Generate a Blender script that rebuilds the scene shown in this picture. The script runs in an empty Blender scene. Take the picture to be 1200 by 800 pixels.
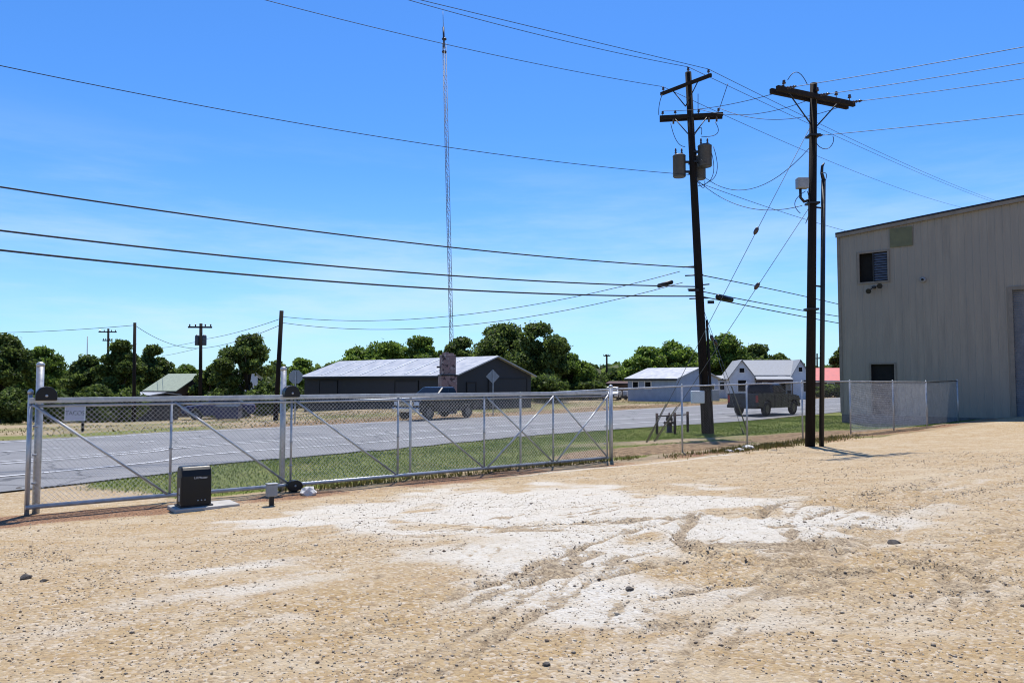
import bpy, math, random
import numpy as np
from mathutils import Vector, Matrix
R = math.radians
random.seed(7)
rng = np.random.default_rng(11)
scene = bpy.context.scene
C = scene.collection

# ------------------------------------------------------------------ camera
EYE = 2.13
F = 880.0
PITCH = math.atan(46 / F)
cam_d = bpy.data.cameras.new('camera')
cam_d.sensor_width = 36
cam_d.lens = 36 * F / 1200
cam_d.clip_start = 0.1
cam_d.clip_end = 6000
cam = bpy.data.objects.new('camera', cam_d)
C.objects.link(cam)
cam.location = (0, 0, EYE)
cam.rotation_euler = (R(90) + PITCH, 0, 0)
scene.camera = cam

def ray(px, py):
    u, v = (px - 600) / F, (400 - py) / F
    c, s = math.cos(PITCH), math.sin(PITCH)
    return Vector((u, c - v * s, s + v * c))

def at(px, py, Y):
    d = ray(px, py)
    t = Y / d.y
    return Vector((d.x * t, Y, EYE + d.z * t))

# ------------------------------------------------------------------ terrain
G0 = Vector((-7.7, 12.0))                # left end of the gate on the ground
GA = Vector((0.798, 0.603))              # along the gate and the fence
GN = Vector((0.603, -0.798))             # towards the lot

def sst(a, b, x):
    t = np.clip((x - a) / (b - a), 0, 1)
    return t * t * (3 - 2 * t)

def vnoise(x, y, seed=0):
    xi, yi = np.floor(x), np.floor(y)
    xf, yf = x - xi, y - yi
    def h(a, b):
        v = np.sin(a * 127.1 + b * 311.7 + seed * 74.7) * 43758.5453
        return v - np.floor(v)
    u, v = xf * xf * (3 - 2 * xf), yf * yf * (3 - 2 * yf)
    return (h(xi, yi) * (1 - u) + h(xi + 1, yi) * u) * (1 - v) + (h(xi, yi + 1) * (1 - u) + h(xi + 1, yi + 1) * u) * v

def fbm(x, y, sc, seed=0, oc=4):
    r, a, n = 0, 1, 0
    for o in range(oc):
        r = r + a * vnoise(x * sc * 2 ** o, y * sc * 2 ** o, seed + o * 3)
        n += a
        a *= 0.5
    return r / n

def pl_dist(x, y, pts):
    d = np.full(np.shape(x), 1e9)
    for (x0, y0), (x1, y1) in zip(pts[:-1], pts[1:]):
        dx, dy = x1 - x0, y1 - y0
        t = np.clip(((x - x0) * dx + (y - y0) * dy) / (dx * dx + dy * dy), 0, 1)
        d = np.minimum(d, np.hypot(x - x0 - t * dx, y - y0 - t * dy))
    return d

def base_z(x, y):
    x = np.asarray(x, float); y = np.asarray(y, float)
    p = (x - G0.x) * GN.x + (y - G0.y) * GN.y
    s = (x - G0.x) * GA.x + (y - G0.y) * GA.y
    z = 0.52 * sst(0.4, 10, p)
    z = z + 0.45 * np.exp(-((s - 39) / 8.0) ** 2) * sst(-3.0, 2.0, p) * (1 - 0.75 * sst(5, 14, p))
    z = z + 0.13 * sst(12, 25, s) * sst(-4, 0, p) * (1 - sst(0, 6, p))
    z = z - 1.35 * sst(30, 68, y) * sst(5, 32, -x)
    return z

def gnd(px, py):
    d = ray(px, py)
    t = 1.0
    lo, hi = 0.5, 400
    for _ in range(60):
        m = (lo + hi) / 2
        q = d * m
        if EYE + q.z > float(base_z(q.x, q.y)): lo = m
        else: hi = m
    q = d * lo
    return Vector((q.x, q.y, float(base_z(q.x, q.y))))

def Z(x, y):
    return float(base_z(x, y))

def fence_pt(s, off=0.0):
    q = G0 + GA * s + GN * off
    return Vector((q.x, q.y))

# ------------------------------------------------------------------ materials
class NT:
    def __init__(s, m):
        s.t = m.node_tree; s.n = s.t.nodes; s.l = s.t.links
    def node(s, typ, **kw):
        n = s.n.new(typ)
        for k, v in kw.items():
            if k.startswith('i_'):
                n.inputs[k[2:].replace('_', ' ')].default_value = v
            else: setattr(n, k, v)
        return n
    def link(s, a, b): s.l.new(a, b)
    def noise(s, co, scale, detail=4, rough=0.55):
        n = s.node('ShaderNodeTexNoise'); n.inputs['Scale'].default_value = scale
        n.inputs['Detail'].default_value = detail; n.inputs['Roughness'].default_value = rough
        s.link(co, n.inputs['Vector']); return n.outputs['Fac']
    def voro(s, co, scale, out='Color'):
        n = s.node('ShaderNodeTexVoronoi'); n.inputs['Scale'].default_value = scale
        s.link(co, n.inputs['Vector']); return n.outputs[out]
    def math(s, op, a, b=0.0, c=0.0, clamp=False):
        n = s.node('ShaderNodeMath', operation=op); n.use_clamp = clamp
        for i, v in enumerate((a, b, c)):
            if isinstance(v, (int, float)): n.inputs[i].default_value = v
            else: s.link(v, n.inputs[i])
        return n.outputs[0]
    def rng(s, v, a, b, c=0.0, d=1.0):
        n = s.node('ShaderNodeMapRange'); n.interpolation_type = 'SMOOTHSTEP'
        s.link(v, n.inputs['Value'])
        for k, q in (('From Min', a), ('From Max', b), ('To Min', c), ('To Max', d)): n.inputs[k].default_value = q
        return n.outputs['Result']
    def mix(s, f, a, b, mode='MIX'):
        n = s.node('ShaderNodeMix', data_type='RGBA', blend_type=mode)
        if isinstance(f, (int, float)): n.inputs[0].default_value = f
        else: s.link(f, n.inputs[0])
        for i, v in ((6, a), (7, b)):
            if isinstance(v, tuple): n.inputs[i].default_value = v + (1,) if len(v) == 3 else v
            else: s.link(v, n.inputs[i])
        return n.outputs[2]
    def bump(s, h, strength, dist):
        n = s.node('ShaderNodeBump'); n.inputs['Strength'].default_value = strength
        n.inputs['Distance'].default_value = dist
        s.link(h, n.inputs['Height']); return n.outputs['Normal']

def newmat(name):
    m = bpy.data.materials.new(name); m.use_nodes = True
    t = NT(m)
    return m, t, t.n['Principled BSDF']

def mat(name, col, rough=0.6, metal=0.0, var=0.15, scale=3.0, bump=0.0, bscale=20.0, stretch=None, spec=0.5, dirt=None):
    m, t, b = newmat(name)
    tc = t.node('ShaderNodeTexCoord').outputs['Object']
    if stretch:
        mp = t.node('ShaderNodeMapping'); mp.inputs['Scale'].default_value = stretch
        t.link(tc, mp.inputs['Vector']); tc = mp.outputs[0]
    n = t.noise(tc, scale, 5, 0.65)
    lo = tuple(max(0, c * (1 - var)) for c in col); hi = tuple(min(1, c * (1 + var)) for c in col)
    c = t.mix(t.rng(n, 0.3, 0.7), lo, hi)
    if dirt:
        n2 = t.noise(tc, scale * 2.7, 6, 0.7)
        c = t.mix(t.rng(n2, 0.55, 0.75, 0, dirt[1]), c, dirt[0])
    t.link(c, b.inputs['Base Color'])
    b.inputs['Roughness'].default_value = rough
    b.inputs['Metallic'].default_value = metal
    b.inputs['Specular IOR Level'].default_value = spec
    t.link(t.rng(n, 0.2, 0.8, max(0.02, rough - 0.1), min(1, rough + 0.1)), b.inputs['Roughness'])
    if bump:
        t.link(t.bump(t.noise(tc, bscale, 4), bump, 0.02), b.inputs['Normal'])
    return m

M = {}
M['galv'] = mat('galvanised_steel', (0.41, 0.42, 0.43), 0.42, 0.5, 0.18, 9)
M['galv_mesh'] = mat('galvanised_wire', (0.5, 0.505, 0.51), 0.5, 0.4, 0.15, 6)
M['fence_mesh'] = mat('weathered_fence_wire', (0.2, 0.2, 0.205), 0.55, 0.3, 0.15, 6)
M['galv_dull'] = mat('weathered_steel', (0.34, 0.35, 0.36), 0.55, 0.6, 0.2, 7)
M['black_plastic'] = mat('black_plastic', (0.006, 0.006, 0.007), 0.42, 0, 0.2, 6, 0.05, 60, None, 0.3)
M['dark_steel'] = mat('dark_steel', (0.014, 0.014, 0.016), 0.5, 0.3, 0.2, 8)
M['wood_pole'] = mat('creosoted_wood', (0.014, 0.010, 0.008), 0.85, 0, 0.4, 6, 0.5, 30, (6, 6, 0.4), 0.2)
M['wood_arm'] = mat('weathered_wood', (0.02, 0.015, 0.012), 0.85, 0, 0.4, 8, 0.4, 30, None, 0.2)
M['wire'] = mat('cable', (0.02, 0.02, 0.022), 0.6, 0, 0.1)
M['wire_bare'] = mat('bare_wire', (0.10, 0.12, 0.14), 0.5, 0.3, 0.1)
M['porcelain'] = mat('brown_porcelain', (0.05, 0.03, 0.025), 0.2, 0, 0.1)
M['can'] = mat('transformer_paint', (0.05, 0.058, 0.07), 0.45, 0.1, 0.15, 5, 0, 20, None, 0.5, ((0.08, 0.06, 0.05), 0.6))
M['box_grey'] = mat('grey_enclosure', (0.26, 0.27, 0.28), 0.5, 0.1, 0.15, 5)
M['concrete'] = mat('concrete', (0.4, 0.38, 0.34), 0.9, 0, 0.15, 4, 0.3, 40, None, 0.3)
M['stem'] = mat('stem_wall_concrete', (0.12, 0.115, 0.11), 0.9, 0, 0.25, 3, 0.3, 30, None, 0.3)
M['white_paint'] = mat('white_paint', (0.72, 0.71, 0.69), 0.5, 0, 0.08, 4)
M['glass'] = mat('dark_glass', (0.008, 0.009, 0.011), 0.12, 0, 0.1, 3, 0, 20, None, 0.2)
M['rubber'] = mat('tyre_rubber', (0.016, 0.016, 0.016), 0.85, 0, 0.2)
M['rim'] = mat('alloy_rim', (0.12, 0.12, 0.125), 0.35, 0.7, 0.1)
M['lamp_red'] = mat('tail_lamp', (0.30, 0.02, 0.02), 0.25, 0, 0.1)
M['lamp_clear'] = mat('head_lamp', (0.6, 0.62, 0.65), 0.15, 0, 0.1)
M['chrome'] = mat('chrome', (0.6, 0.6, 0.62), 0.15, 0.9, 0.05)
M['paint_black'] = mat('black_car_paint', (0.010, 0.014, 0.024), 0.3, 0.2, 0.1, 4, 0, 20, None, 0.5)
M['paint_grey'] = mat('slate_car_paint', (0.016, 0.018, 0.023), 0.3, 0.25, 0.1, 4)
M['paint_white'] = mat('white_car_paint', (0.65, 0.65, 0.64), 0.3, 0, 0.05, 4)
M['roof_white'] = mat('white_metal_roof', (0.40, 0.40, 0.395), 0.45, 0.1, 0.12, 1.5, 0, 20, None, 0.5, ((0.35, 0.33, 0.3), 0.4))
M['roof_grey'] = mat('pale_shingle_roof', (0.30, 0.31, 0.32), 0.8, 0, 0.15, 4, 0.3, 20)
M['roof_green'] = mat('pale_green_roof', (0.26, 0.30, 0.22), 0.7, 0, 0.15, 4)
M['roof_red'] = mat('red_metal_roof', (0.5, 0.07, 0.06), 0.5, 0, 0.1, 2)
M['roof_brown'] = mat('rusty_brown_roof', (0.06, 0.022, 0.016), 0.8, 0, 0.3, 3)
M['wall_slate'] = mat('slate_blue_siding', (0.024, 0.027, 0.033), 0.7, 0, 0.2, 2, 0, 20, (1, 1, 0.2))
M['wall_white'] = mat('white_siding', (0.62, 0.64, 0.68), 0.7, 0, 0.07, 2)
M['wall_blue'] = mat('pale_blue_siding', (0.30, 0.36, 0.46), 0.7, 0, 0.1, 2)
M['wall_brown'] = mat('brown_siding', (0.09, 0.06, 0.045), 0.8, 0, 0.2, 2)
M['bark'] = mat('bark', (0.06, 0.047, 0.037), 0.9, 0, 0.35, 5, 0.5, 20, None, 0.2)
M['blue_metal'] = mat('navy_painted_steel', (0.012, 0.015, 0.07), 0.45, 0.1, 0.2, 3)
M['sign_back'] = mat('sign_back_aluminium', (0.25, 0.26, 0.27), 0.5, 0.5, 0.15, 4)
M['sign_text'] = mat('sign_lettering', (0.015, 0.015, 0.03), 0.6)
M['logo'] = mat('white_lettering', (0.6, 0.6, 0.6), 0.5)
M['louver'] = mat('grey_louver', (0.13, 0.14, 0.17), 0.6, 0.1, 0.15)
M['void'] = mat('dark_opening', (0.006, 0.006, 0.006), 0.9, 0, 0.1)
M['patch'] = mat('olive_fibreglass_panel', (0.115, 0.115, 0.055), 0.6, 0, 0.2, 2)
M['trim'] = mat('eave_trim', (0.2, 0.17, 0.135), 0.6, 0, 0.15, 3, 0, 20, None, 0.4)
M['rock_white'] = mat('pale_limestone', (0.62, 0.6, 0.55), 0.9, 0, 0.15, 8, 0.5, 20)
M['rock_dark'] = mat('dark_stone', (0.07, 0.06, 0.05), 0.9, 0, 0.3, 8, 0.5, 20)
M['yellow'] = mat('guy_guard', (0.18, 0.15, 0.09), 0.6, 0, 0.2)
M['hydrant'] = mat('hydrant_paint', (0.035, 0.018, 0.016), 0.5, 0, 0.25, 5)
M['rust_pipe'] = mat('rusty_pipe', (0.05, 0.03, 0.025), 0.8, 0.2, 0.3, 6)
M['mast'] = mat('mast_steel', (0.22, 0.24, 0.28), 0.55, 0.4, 0.1, 0.2)
M['mast_red'] = mat('mast_beacon', (0.03, 0.02, 0.03), 0.5)

def siding_mat():
    # tan sheet-metal wall: streaks, chalky fading
    m, t, b = newmat('tan_sheet_metal')
    tc = t.node('ShaderNodeTexCoord').outputs['Object']
    mp = t.node('ShaderNodeMapping'); mp.inputs['Scale'].default_value = (1.3, 1.3, 0.12)
    t.link(tc, mp.inputs['Vector'])
    n1 = t.noise(mp.outputs[0], 2.2, 6, 0.7)
    n2 = t.noise(tc, 0.35, 3)
    c = t.mix(t.rng(n1, 0.35, 0.75), (0.30, 0.26, 0.205), (0.215, 0.19, 0.155))
    c = t.mix(t.rng(n2, 0.35, 0.7), c, (0.255, 0.228, 0.188))
    mp2 = t.node('ShaderNodeMapping'); mp2.inputs['Scale'].default_value = (6, 6, 0.25)
    t.link(tc, mp2.inputs['Vector'])
    n3 = t.noise(mp2.outputs[0], 1.6, 5, 0.7)
    c = t.mix(t.rng(n3, 0.6, 0.8, 0, 0.45), c, (0.27, 0.255, 0.23))
    t.link(c, b.inputs['Base Color'])
    b.inputs['Roughness'].default_value = 0.55
    b.inputs['Specular IOR Level'].default_value = 0.35
    return m
M['siding'] = siding_mat()

def brick_mat():
    m, t, b = newmat('weathered_brick')
    tc = t.node('ShaderNodeTexCoord').outputs['Object']
    sx = t.node('ShaderNodeSeparateXYZ'); t.link(tc, sx.inputs[0])
    cb = t.node('ShaderNodeCombineXYZ')
    t.link(t.math('ADD', sx.outputs[0], sx.outputs[1]), cb.inputs[0]); t.link(sx.outputs[2], cb.inputs[1])
    br = t.node('ShaderNodeTexBrick'); t.link(cb.outputs[0], br.inputs['Vector'])
    br.inputs['Scale'].default_value = 4.5
    br.inputs['Color1'].default_value = (0.27, 0.15, 0.14, 1); br.inputs['Color2'].default_value = (0.2, 0.12, 0.11, 1)
    br.inputs['Mortar'].default_value = (0.3, 0.27, 0.25, 1); br.inputs['Mortar Size'].default_value = 0.03
    n = t.noise(tc, 2.5, 5, 0.7)
    c = t.mix(t.rng(n, 0.52, 0.6), br.outputs['Color'], (0.05, 0.035, 0.035))
    c = t.mix(t.rng(t.noise(tc, 4.0, 4), 0.56, 0.64, 0, 0.8), c, (0.38, 0.33, 0.31))
    t.link(c, b.inputs['Base Color']); b.inputs['Roughness'].default_value = 0.9
    return m
M['brick'] = brick_mat()

def leaf_mat(name, dark, light, tr):
    m, t, b = newmat(name)
    g = t.node('ShaderNodeNewGeometry')
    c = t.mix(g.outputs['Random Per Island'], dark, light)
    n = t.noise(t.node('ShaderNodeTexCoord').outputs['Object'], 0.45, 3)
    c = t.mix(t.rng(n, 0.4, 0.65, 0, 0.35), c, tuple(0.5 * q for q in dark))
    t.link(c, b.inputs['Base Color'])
    b.inputs['Roughness'].default_value = 0.6
    b.inputs['Specular IOR Level'].default_value = 0.3
    tl = t.node('ShaderNodeBsdfTranslucent'); t.link(c, tl.inputs['Color'])
    mx = t.node('ShaderNodeMixShader'); mx.inputs[0].default_value = tr
    t.link(b.outputs[0], mx.inputs[1]); t.link(tl.outputs[0], mx.inputs[2])
    t.link(mx.outputs[0], t.n['Material Output'].inputs['Surface'])
    return m
M['leaf_dark'] = leaf_mat('dark_foliage', (0.032, 0.054, 0.010), (0.20, 0.27, 0.065), 0.55)
M['leaf_mid'] = leaf_mat('mid_foliage', (0.05, 0.09, 0.012), (0.23, 0.33, 0.06), 0.55)
M['leaf_light'] = leaf_mat('light_foliage', (0.07, 0.125, 0.015), (0.30, 0.42, 0.075), 0.55)
M['grass_blade'] = leaf_mat('lawn_grass', (0.08, 0.14, 0.015), (0.18, 0.245, 0.04), 0.35)
M['weed_blade'] = leaf_mat('dry_weeds', (0.10, 0.09, 0.02), (0.28, 0.23, 0.07), 0.3)

def ground_mat():
    m, t, b = newmat('ground_surface')
    tc = t.node('ShaderNodeTexCoord').outputs['Object']
    a1 = t.node('ShaderNodeVertexColor', layer_name='zone'); a2 = t.node('ShaderNodeVertexColor', layer_name='zone_two')
    s1 = t.node('ShaderNodeSeparateColor'); t.link(a1.outputs['Color'], s1.inputs[0])
    s2 = t.node('ShaderNodeSeparateColor'); t.link(a2.outputs['Color'], s2.inputs[0])
    lot, pale, red = s1.outputs
    grass, rut, dirt = s2.outputs
    nb = t.noise(tc, 0.9, 6, 0.65)       # broad patches
    nm = t.noise(tc, 5.0, 6, 0.7)
    nf = t.noise(tc, 28.0, 5, 0.75)
    vc = t.voro(tc, 38.0); vd = t.voro(tc, 38.0, 'Distance')
    vb = t.voro(tc, 13.0)
    sp = t.node('ShaderNodeSeparateColor'); t.link(vc, sp.inputs[0])
    sb = t.node('ShaderNodeSeparateColor'); t.link(vb, sb.inputs[0])
    br = t.math('ADD', t.math('MULTIPLY', nm, 0.55), t.math('MULTIPLY', nf, 0.45))   # edge break-up
    def mask(a, w=0.55, k=0.12):
        v = t.math('ADD', a, t.math('MULTIPLY', t.math('SUBTRACT', br, 0.5), w * 2.4))
        return t.rng(v, 0.5 - k, 0.5 + k)
    # dry soil everywhere
    soil = t.mix(t.rng(nm, 0.3, 0.7), (0.30, 0.22, 0.13), (0.42, 0.33, 0.21))
    fargrass = t.mix(t.rng(nm, 0.35, 0.65), (0.11, 0.12, 0.04), (0.24, 0.20, 0.09))
    # tan caliche gravel
    tan = t.mix(t.rng(nb, 0.3, 0.72), (0.39, 0.268, 0.128), (0.42, 0.318, 0.19))
    tan = t.mix(t.rng(nm, 0.46, 0.62, 0, 0.5), tan, (0.51, 0.415, 0.285))
    tan = t.mix(t.rng(sp.outputs[0], 0.6, 0.95, 0, 0.65), tan, (0.58, 0.50, 0.39))
    tan = t.mix(t.rng(sp.outputs[1], 0.76, 0.92, 0, 0.6), tan, (0.24, 0.165, 0.095))
    tan = t.mix(t.rng(nf, 0.53, 0.64, 0, 0.5), tan, (0.30, 0.195, 0.105))
    mp = t.node('ShaderNodeMapping'); mp.inputs['Rotation'].default_value = (0, 0, R(-30)); mp.inputs['Scale'].default_value = (0.7, 1.5, 1)
    t.link(tc, mp.inputs['Vector'])
    st = t.noise(mp.outputs[0], 1.1, 8, 0.72)
    tan = t.mix(t.rng(st, 0.5, 0.62, 0, 0.5), tan, (0.51, 0.42, 0.29))
    tan = t.mix(t.rng(t.noise(mp.outputs[0], 2.3, 8, 0.75), 0.53, 0.66, 0, 0.4), tan, (0.36, 0.24, 0.125))
    plc = t.mix(t.rng(nm, 0.35, 0.7), (0.61, 0.575, 0.50), (0.53, 0.48, 0.39))
    plc = t.mix(t.rng(sp.outputs[1], 0.72, 0.97, 0, 0.5), plc, (0.36, 0.30, 0.22))
    plc = t.mix(t.rng(t.math('ADD', t.math('MULTIPLY', st, 0.6), t.math('MULTIPLY', nf, 0.4)), 0.53, 0.62, 0, 0.6), plc, (0.46, 0.37, 0.25))
    redc = t.mix(t.rng(nf, 0.35, 0.65), (0.13, 0.065, 0.035), (0.40, 0.24, 0.14))
    redc = t.mix(t.rng(sp.outputs[0], 0.6, 0.9, 0, 0.6), redc, (0.14, 0.075, 0.045))
    grc = t.mix(t.rng(nf, 0.35, 0.65), (0.10, 0.13, 0.022), (0.19, 0.20, 0.05))
    grc = t.mix(t.rng(t.noise(tc, 0.7, 5, 0.65), 0.5, 0.68, 0, 0.4), grc, (0.26, 0.21, 0.085))
    dirtc = t.mix(t.rng(t.math('ADD', t.math('MULTIPLY', nm, 0.5), t.math('MULTIPLY', nf, 0.5)), 0.42, 0.58), (0.10, 0.06, 0.032), (0.36, 0.25, 0.14))
    ruc = t.mix(t.rng(nf, 0.42, 0.6), (0.17, 0.12, 0.07), (0.42, 0.325, 0.205))
    col = t.mix(t.rng(t.noise(tc, 0.12, 4), 0.42, 0.6), soil, fargrass)
    col = t.mix(mask(dirt), col, dirtc)
    col = t.mix(mask(grass, 0.4), col, grc)
    col = t.mix(mask(lot, 0.35, 0.1), col, tan)
    col = t.mix(t.math('MULTIPLY', t.rng(t.math('ADD', pale, t.math('MULTIPLY', t.math('SUBTRACT', t.math('ADD', t.math('MULTIPLY', st, 0.6), t.math('MULTIPLY', br, 0.4)), 0.5), 2.6)), 0.12, 0.92), 0.92), col, plc)
    col = t.mix(t.math('MULTIPLY', t.rng(t.math('ADD', rut, t.math('MULTIPLY', t.math('SUBTRACT', br, 0.5), 2.6)), 0.36, 0.62), 0.85), col, ruc)
    col = t.mix(mask(red, 0.6, 0.15), col, redc)
    t.link(col, b.inputs['Base Color'])
    b.inputs['Roughness'].default_value = 0.95
    b.inputs['Specular IOR Level'].default_value = 0.15
    h = t.math('ADD', t.math('MULTIPLY', vd, -0.6), t.math('MULTIPLY', nf, 0.9))
    h = t.math('ADD', h, t.math('MULTIPLY', nm, 1.2))
    t.link(t.bump(h, 0.75, 0.035), b.inputs['Normal'])
    return m
M['ground'] = ground_mat()

def road_mat():
    m, t, b = newmat('asphalt')
    tc = t.node('ShaderNodeTexCoord').outputs['Object']
    n1 = t.noise(tc, 0.5, 5, 0.6); n2 = t.noise(tc, 30, 4, 0.7)
    c = t.mix(t.rng(n1, 0.3, 0.7), (0.15, 0.147, 0.144), (0.20, 0.196, 0.192))
    c = t.mix(t.rng(t.noise(tc, 0.23, 7, 0.7), 0.5, 0.62, 0, 0.5), c, (0.12, 0.12, 0.125))
    c = t.mix(t.rng(n2, 0.35, 0.7, 0, 0.35), c, (0.30, 0.30, 0.30))
    vn = t.node('ShaderNodeTexVoronoi', feature='DISTANCE_TO_EDGE'); vn.inputs['Scale'].default_value = 0.22
    wv = t.node('ShaderNodeVectorMath', operation='ADD'); t.link(tc, wv.inputs[0]); nn = t.node('ShaderNodeTexNoise'); nn.inputs['Scale'].default_value = 0.8; t.link(tc, nn.inputs['Vector']); t.link(nn.outputs['Color'], wv.inputs[1]); t.link(wv.outputs[0], vn.inputs['Vector'])
    c = t.mix(t.rng(vn.outputs['Distance'], 0.004, 0.011, 0.75, 0.0), c, (0.06, 0.06, 0.062))
    t.link(c, b.inputs['Base Color']); b.inputs['Roughness'].default_value = 0.8
    b.inputs['Specular IOR Level'].default_value = 0.3
    t.link(t.bump(n2, 0.4, 0.01), b.inputs['Normal'])
    return m
M['road'] = road_mat()
M['stone'] = leaf_mat('loose_stones', (0.12, 0.08, 0.05), (0.62, 0.52, 0.38), 0.0)

# ------------------------------------------------------------------ mesh builder
class MB:
    def __init__(s):
        s.v = []; s.f = []; s.sm = []
    def add(s, verts, faces, smooth=False):
        o = len(s.v)
        s.v.extend(tuple(p) for p in verts)
        for f in faces:
            s.f.append(tuple(i + o for i in f)); s.sm.append(smooth)
        return s
    def box(s, c, size, X=(1, 0, 0), Y=(0, 1, 0)):
        X = Vector(X).normalized(); Y = Vector(Y).normalized(); Zv = X.cross(Y).normalized()
        c = Vector(c); a, b_, d = size[0] / 2, size[1] / 2, size[2] / 2
        vs = [c + X * (i * a) + Y * (j * b_) + Zv * (k * d) for k in (-1, 1) for j in (-1, 1) for i in (-1, 1)]
        return s.add(vs, [(0, 2, 3, 1), (4, 5, 7, 6), (0, 1, 5, 4), (2, 6, 7, 3), (0, 4, 6, 2), (1, 3, 7, 5)])
    def tube(s, pts, r, n=8, caps=True, smooth=True):
        pts = [Vector(p) for p in pts]
        rs = r if isinstance(r, (list, tuple)) else [r] * len(pts)
        vs = []; fs = []
        prev = None
        for i, p in enumerate(pts):
            d = (pts[min(i + 1, len(pts) - 1)] - pts[max(i - 1, 0)])
            d = d.normalized() if d.length > 1e-9 else Vector((0, 0, 1))
            if prev is None:
                ref = Vector((0, 0, 1)) if abs(d.z) < 0.9 else Vector((1, 0, 0))
                u = d.cross(ref).normalized()
            else:
                u = (prev - d * prev.dot(d)).normalized()
            prev = u
            w = d.cross(u)
            for k in range(n):
                a = 2 * math.pi * k / n
                vs.append(p + (u * math.cos(a) + w * math.sin(a)) * rs[i])
        for i in range(len(pts) - 1):
            for k in range(n):
                k2 = (k + 1) % n
                fs.append((i * n + k, i * n + k2, (i + 1) * n + k2, (i + 1) * n + k))
        s.add(vs, fs, smooth)
        if caps:
            o = len(s.v) - len(vs)
            s.f.append(tuple(o + k for k in reversed(range(n)))); s.sm.append(False)
            s.f.append(tuple(o + (len(pts) - 1) * n + k for k in range(n))); s.sm.append(False)
        return s
    def lathe(s, c, prof, n=16, axis=(0, 0, 1)):
        """prof: (radius, height) pairs along the axis"""
        A = Vector(axis).normalized(); ref = Vector((1, 0, 0)) if abs(A.x) < 0.9 else Vector((0, 1, 0))
        U = A.cross(ref).normalized(); W = A.cross(U); c = Vector(c)
        vs = []; fs = []
        for r_, h in prof:
            for k in range(n):
                a = 2 * math.pi * k / n
                vs.append(c + A * h + (U * math.cos(a) + W * math.sin(a)) * max(r_, 1e-4))
        for i in range(len(prof) - 1):
            for k in range(n):
                k2 = (k + 1) % n
                fs.append((i * n + k, i * n + k2, (i + 1) * n + k2, (i + 1) * n + k))
        s.add(vs, fs, True)
        o = len(s.v) - len(vs)
        s.f.append(tuple(o + k for k in reversed(range(n)))); s.sm.append(False)
        s.f.append(tuple(o + (len(prof) - 1) * n + k for k in range(n))); s.sm.append(False)
        return s
    def prism(s, poly, o, U, V, W, d0, d1):
        """polygon (u,v) in plane U,V, extruded along W from d0 to d1"""
        o, U, V, W = Vector(o), Vector(U), Vector(V), Vector(W)
        n = len(poly)
        vs = [o + U * u + V * v + W * d0 for u, v in poly] + [o + U * u + V * v + W * d1 for u, v in poly]
        fs = [tuple(reversed(range(n))), tuple(range(n, 2 * n))]
        fs += [(i, (i + 1) % n, n + (i + 1) % n, n + i) for i in range(n)]
        return s.add(vs, fs)
    def quad(s, a, b, c, d):
        return s.add([a, b, c, d], [(0, 1, 2, 3)])
    def build(s, name, m, parent=None, bevel=0.0, fix=True, inv=None):
        me = bpy.data.meshes.new(name)
        vs = s.v
        if inv is not None:
            vs = [tuple(inv @ Vector(p)) for p in vs]
        me.from_pydata(vs, [], s.f)
        if any(s.sm): me.polygons.foreach_set('use_smooth', s.sm)
        if fix and len(s.f) < 20000:
            import bmesh
            bm = bmesh.new(); bm.from_mesh(me)
            bmesh.ops.recalc_face_normals(bm, faces=bm.faces)
            bm.to_mesh(me); bm.free()
        me.materials.append(M[m] if isinstance(m, str) else m)
        me.update()
        o = bpy.data.objects.new(name, me); C.objects.link(o)
        if parent is not None: o.parent = parent
        if bevel:
            bv = o.modifiers.new('bevel', 'BEVEL'); bv.width = bevel; bv.segments = 2; bv.limit_method = 'ANGLE'; bv.angle_limit = R(35)
        return o

def tag(o, label, cat=None, group=None):
    o['label'] = label
    if cat: o['category'] = cat
    if group: o['group'] = group
    return o

class Thing:
    """An Empty at the thing's base; parts are given in world coordinates."""
    def __init__(s, name, label, cat, loc, rz=0.0, group=None):
        s.o = bpy.data.objects.new(name, None); C.objects.link(s.o)
        s.o.empty_display_size = 0.3
        s.o.location = loc; s.o.rotation_euler = (0, 0, rz)
        tag(s.o, label, cat, group)
        s.mw = Matrix.Translation(Vector(loc)) @ Matrix.Rotation(rz, 4, 'Z')
        s.inv = s.mw.inverted()
    def part(s, name, mb, m, parent=None, bevel=0.0, label=None, world=True):
        o = mb.build(name, m, parent or s.o, bevel, True, s.inv if world else None)
        if label: o['label'] = label
        return o

def single(name, mb, m, label, cat, loc, group=None, bevel=0.0):
    o = mb.build(name, m, None, bevel, True, Matrix.Translation(-Vector(loc)))
    o.location = loc
    return tag(o, label, cat, group)

def structure(o):
    o['kind'] = 'structure'; return o

def v3(p, z): return Vector((p[0], p[1], z))

# ------------------------------------------------------------------ road lines
NEAR = [(-60, -50), (-27, -8), (-9.6, 14.6), (-7.6, 19.1), (-3.6, 23.6), (0, 28.3), (6, 34.3), (13, 40.6), (26, 55.4), (60, 94), (260, 321)]
FARE = [(-74, -36), (-39, 4), (-18, 26.4), (-14.3, 31.2), (-10.2, 35.2), (-5.9, 39.9), (2.1, 47.8), (10.5, 57.6), (25, 75), (58, 114), (240, 320)]
def catmull(P, n=10):
    P = [Vector(p) for p in P]; P = [P[0] * 2 - P[1]] + P + [P[-1] * 2 - P[-2]]
    out = []
    for i in range(1, len(P) - 2):
        a, b, c, d = P[i - 1:i + 3]
        for k in range(n):
            t = k / n
            out.append(0.5 * ((2 * b) + (c - a) * t + (2 * a - 5 * b + 4 * c - d) * t * t + (3 * b - a - 3 * c + d) * t ** 3))
    out.append(P[-2]); return out
NC, FC = catmull(NEAR), catmull(FARE)

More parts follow.
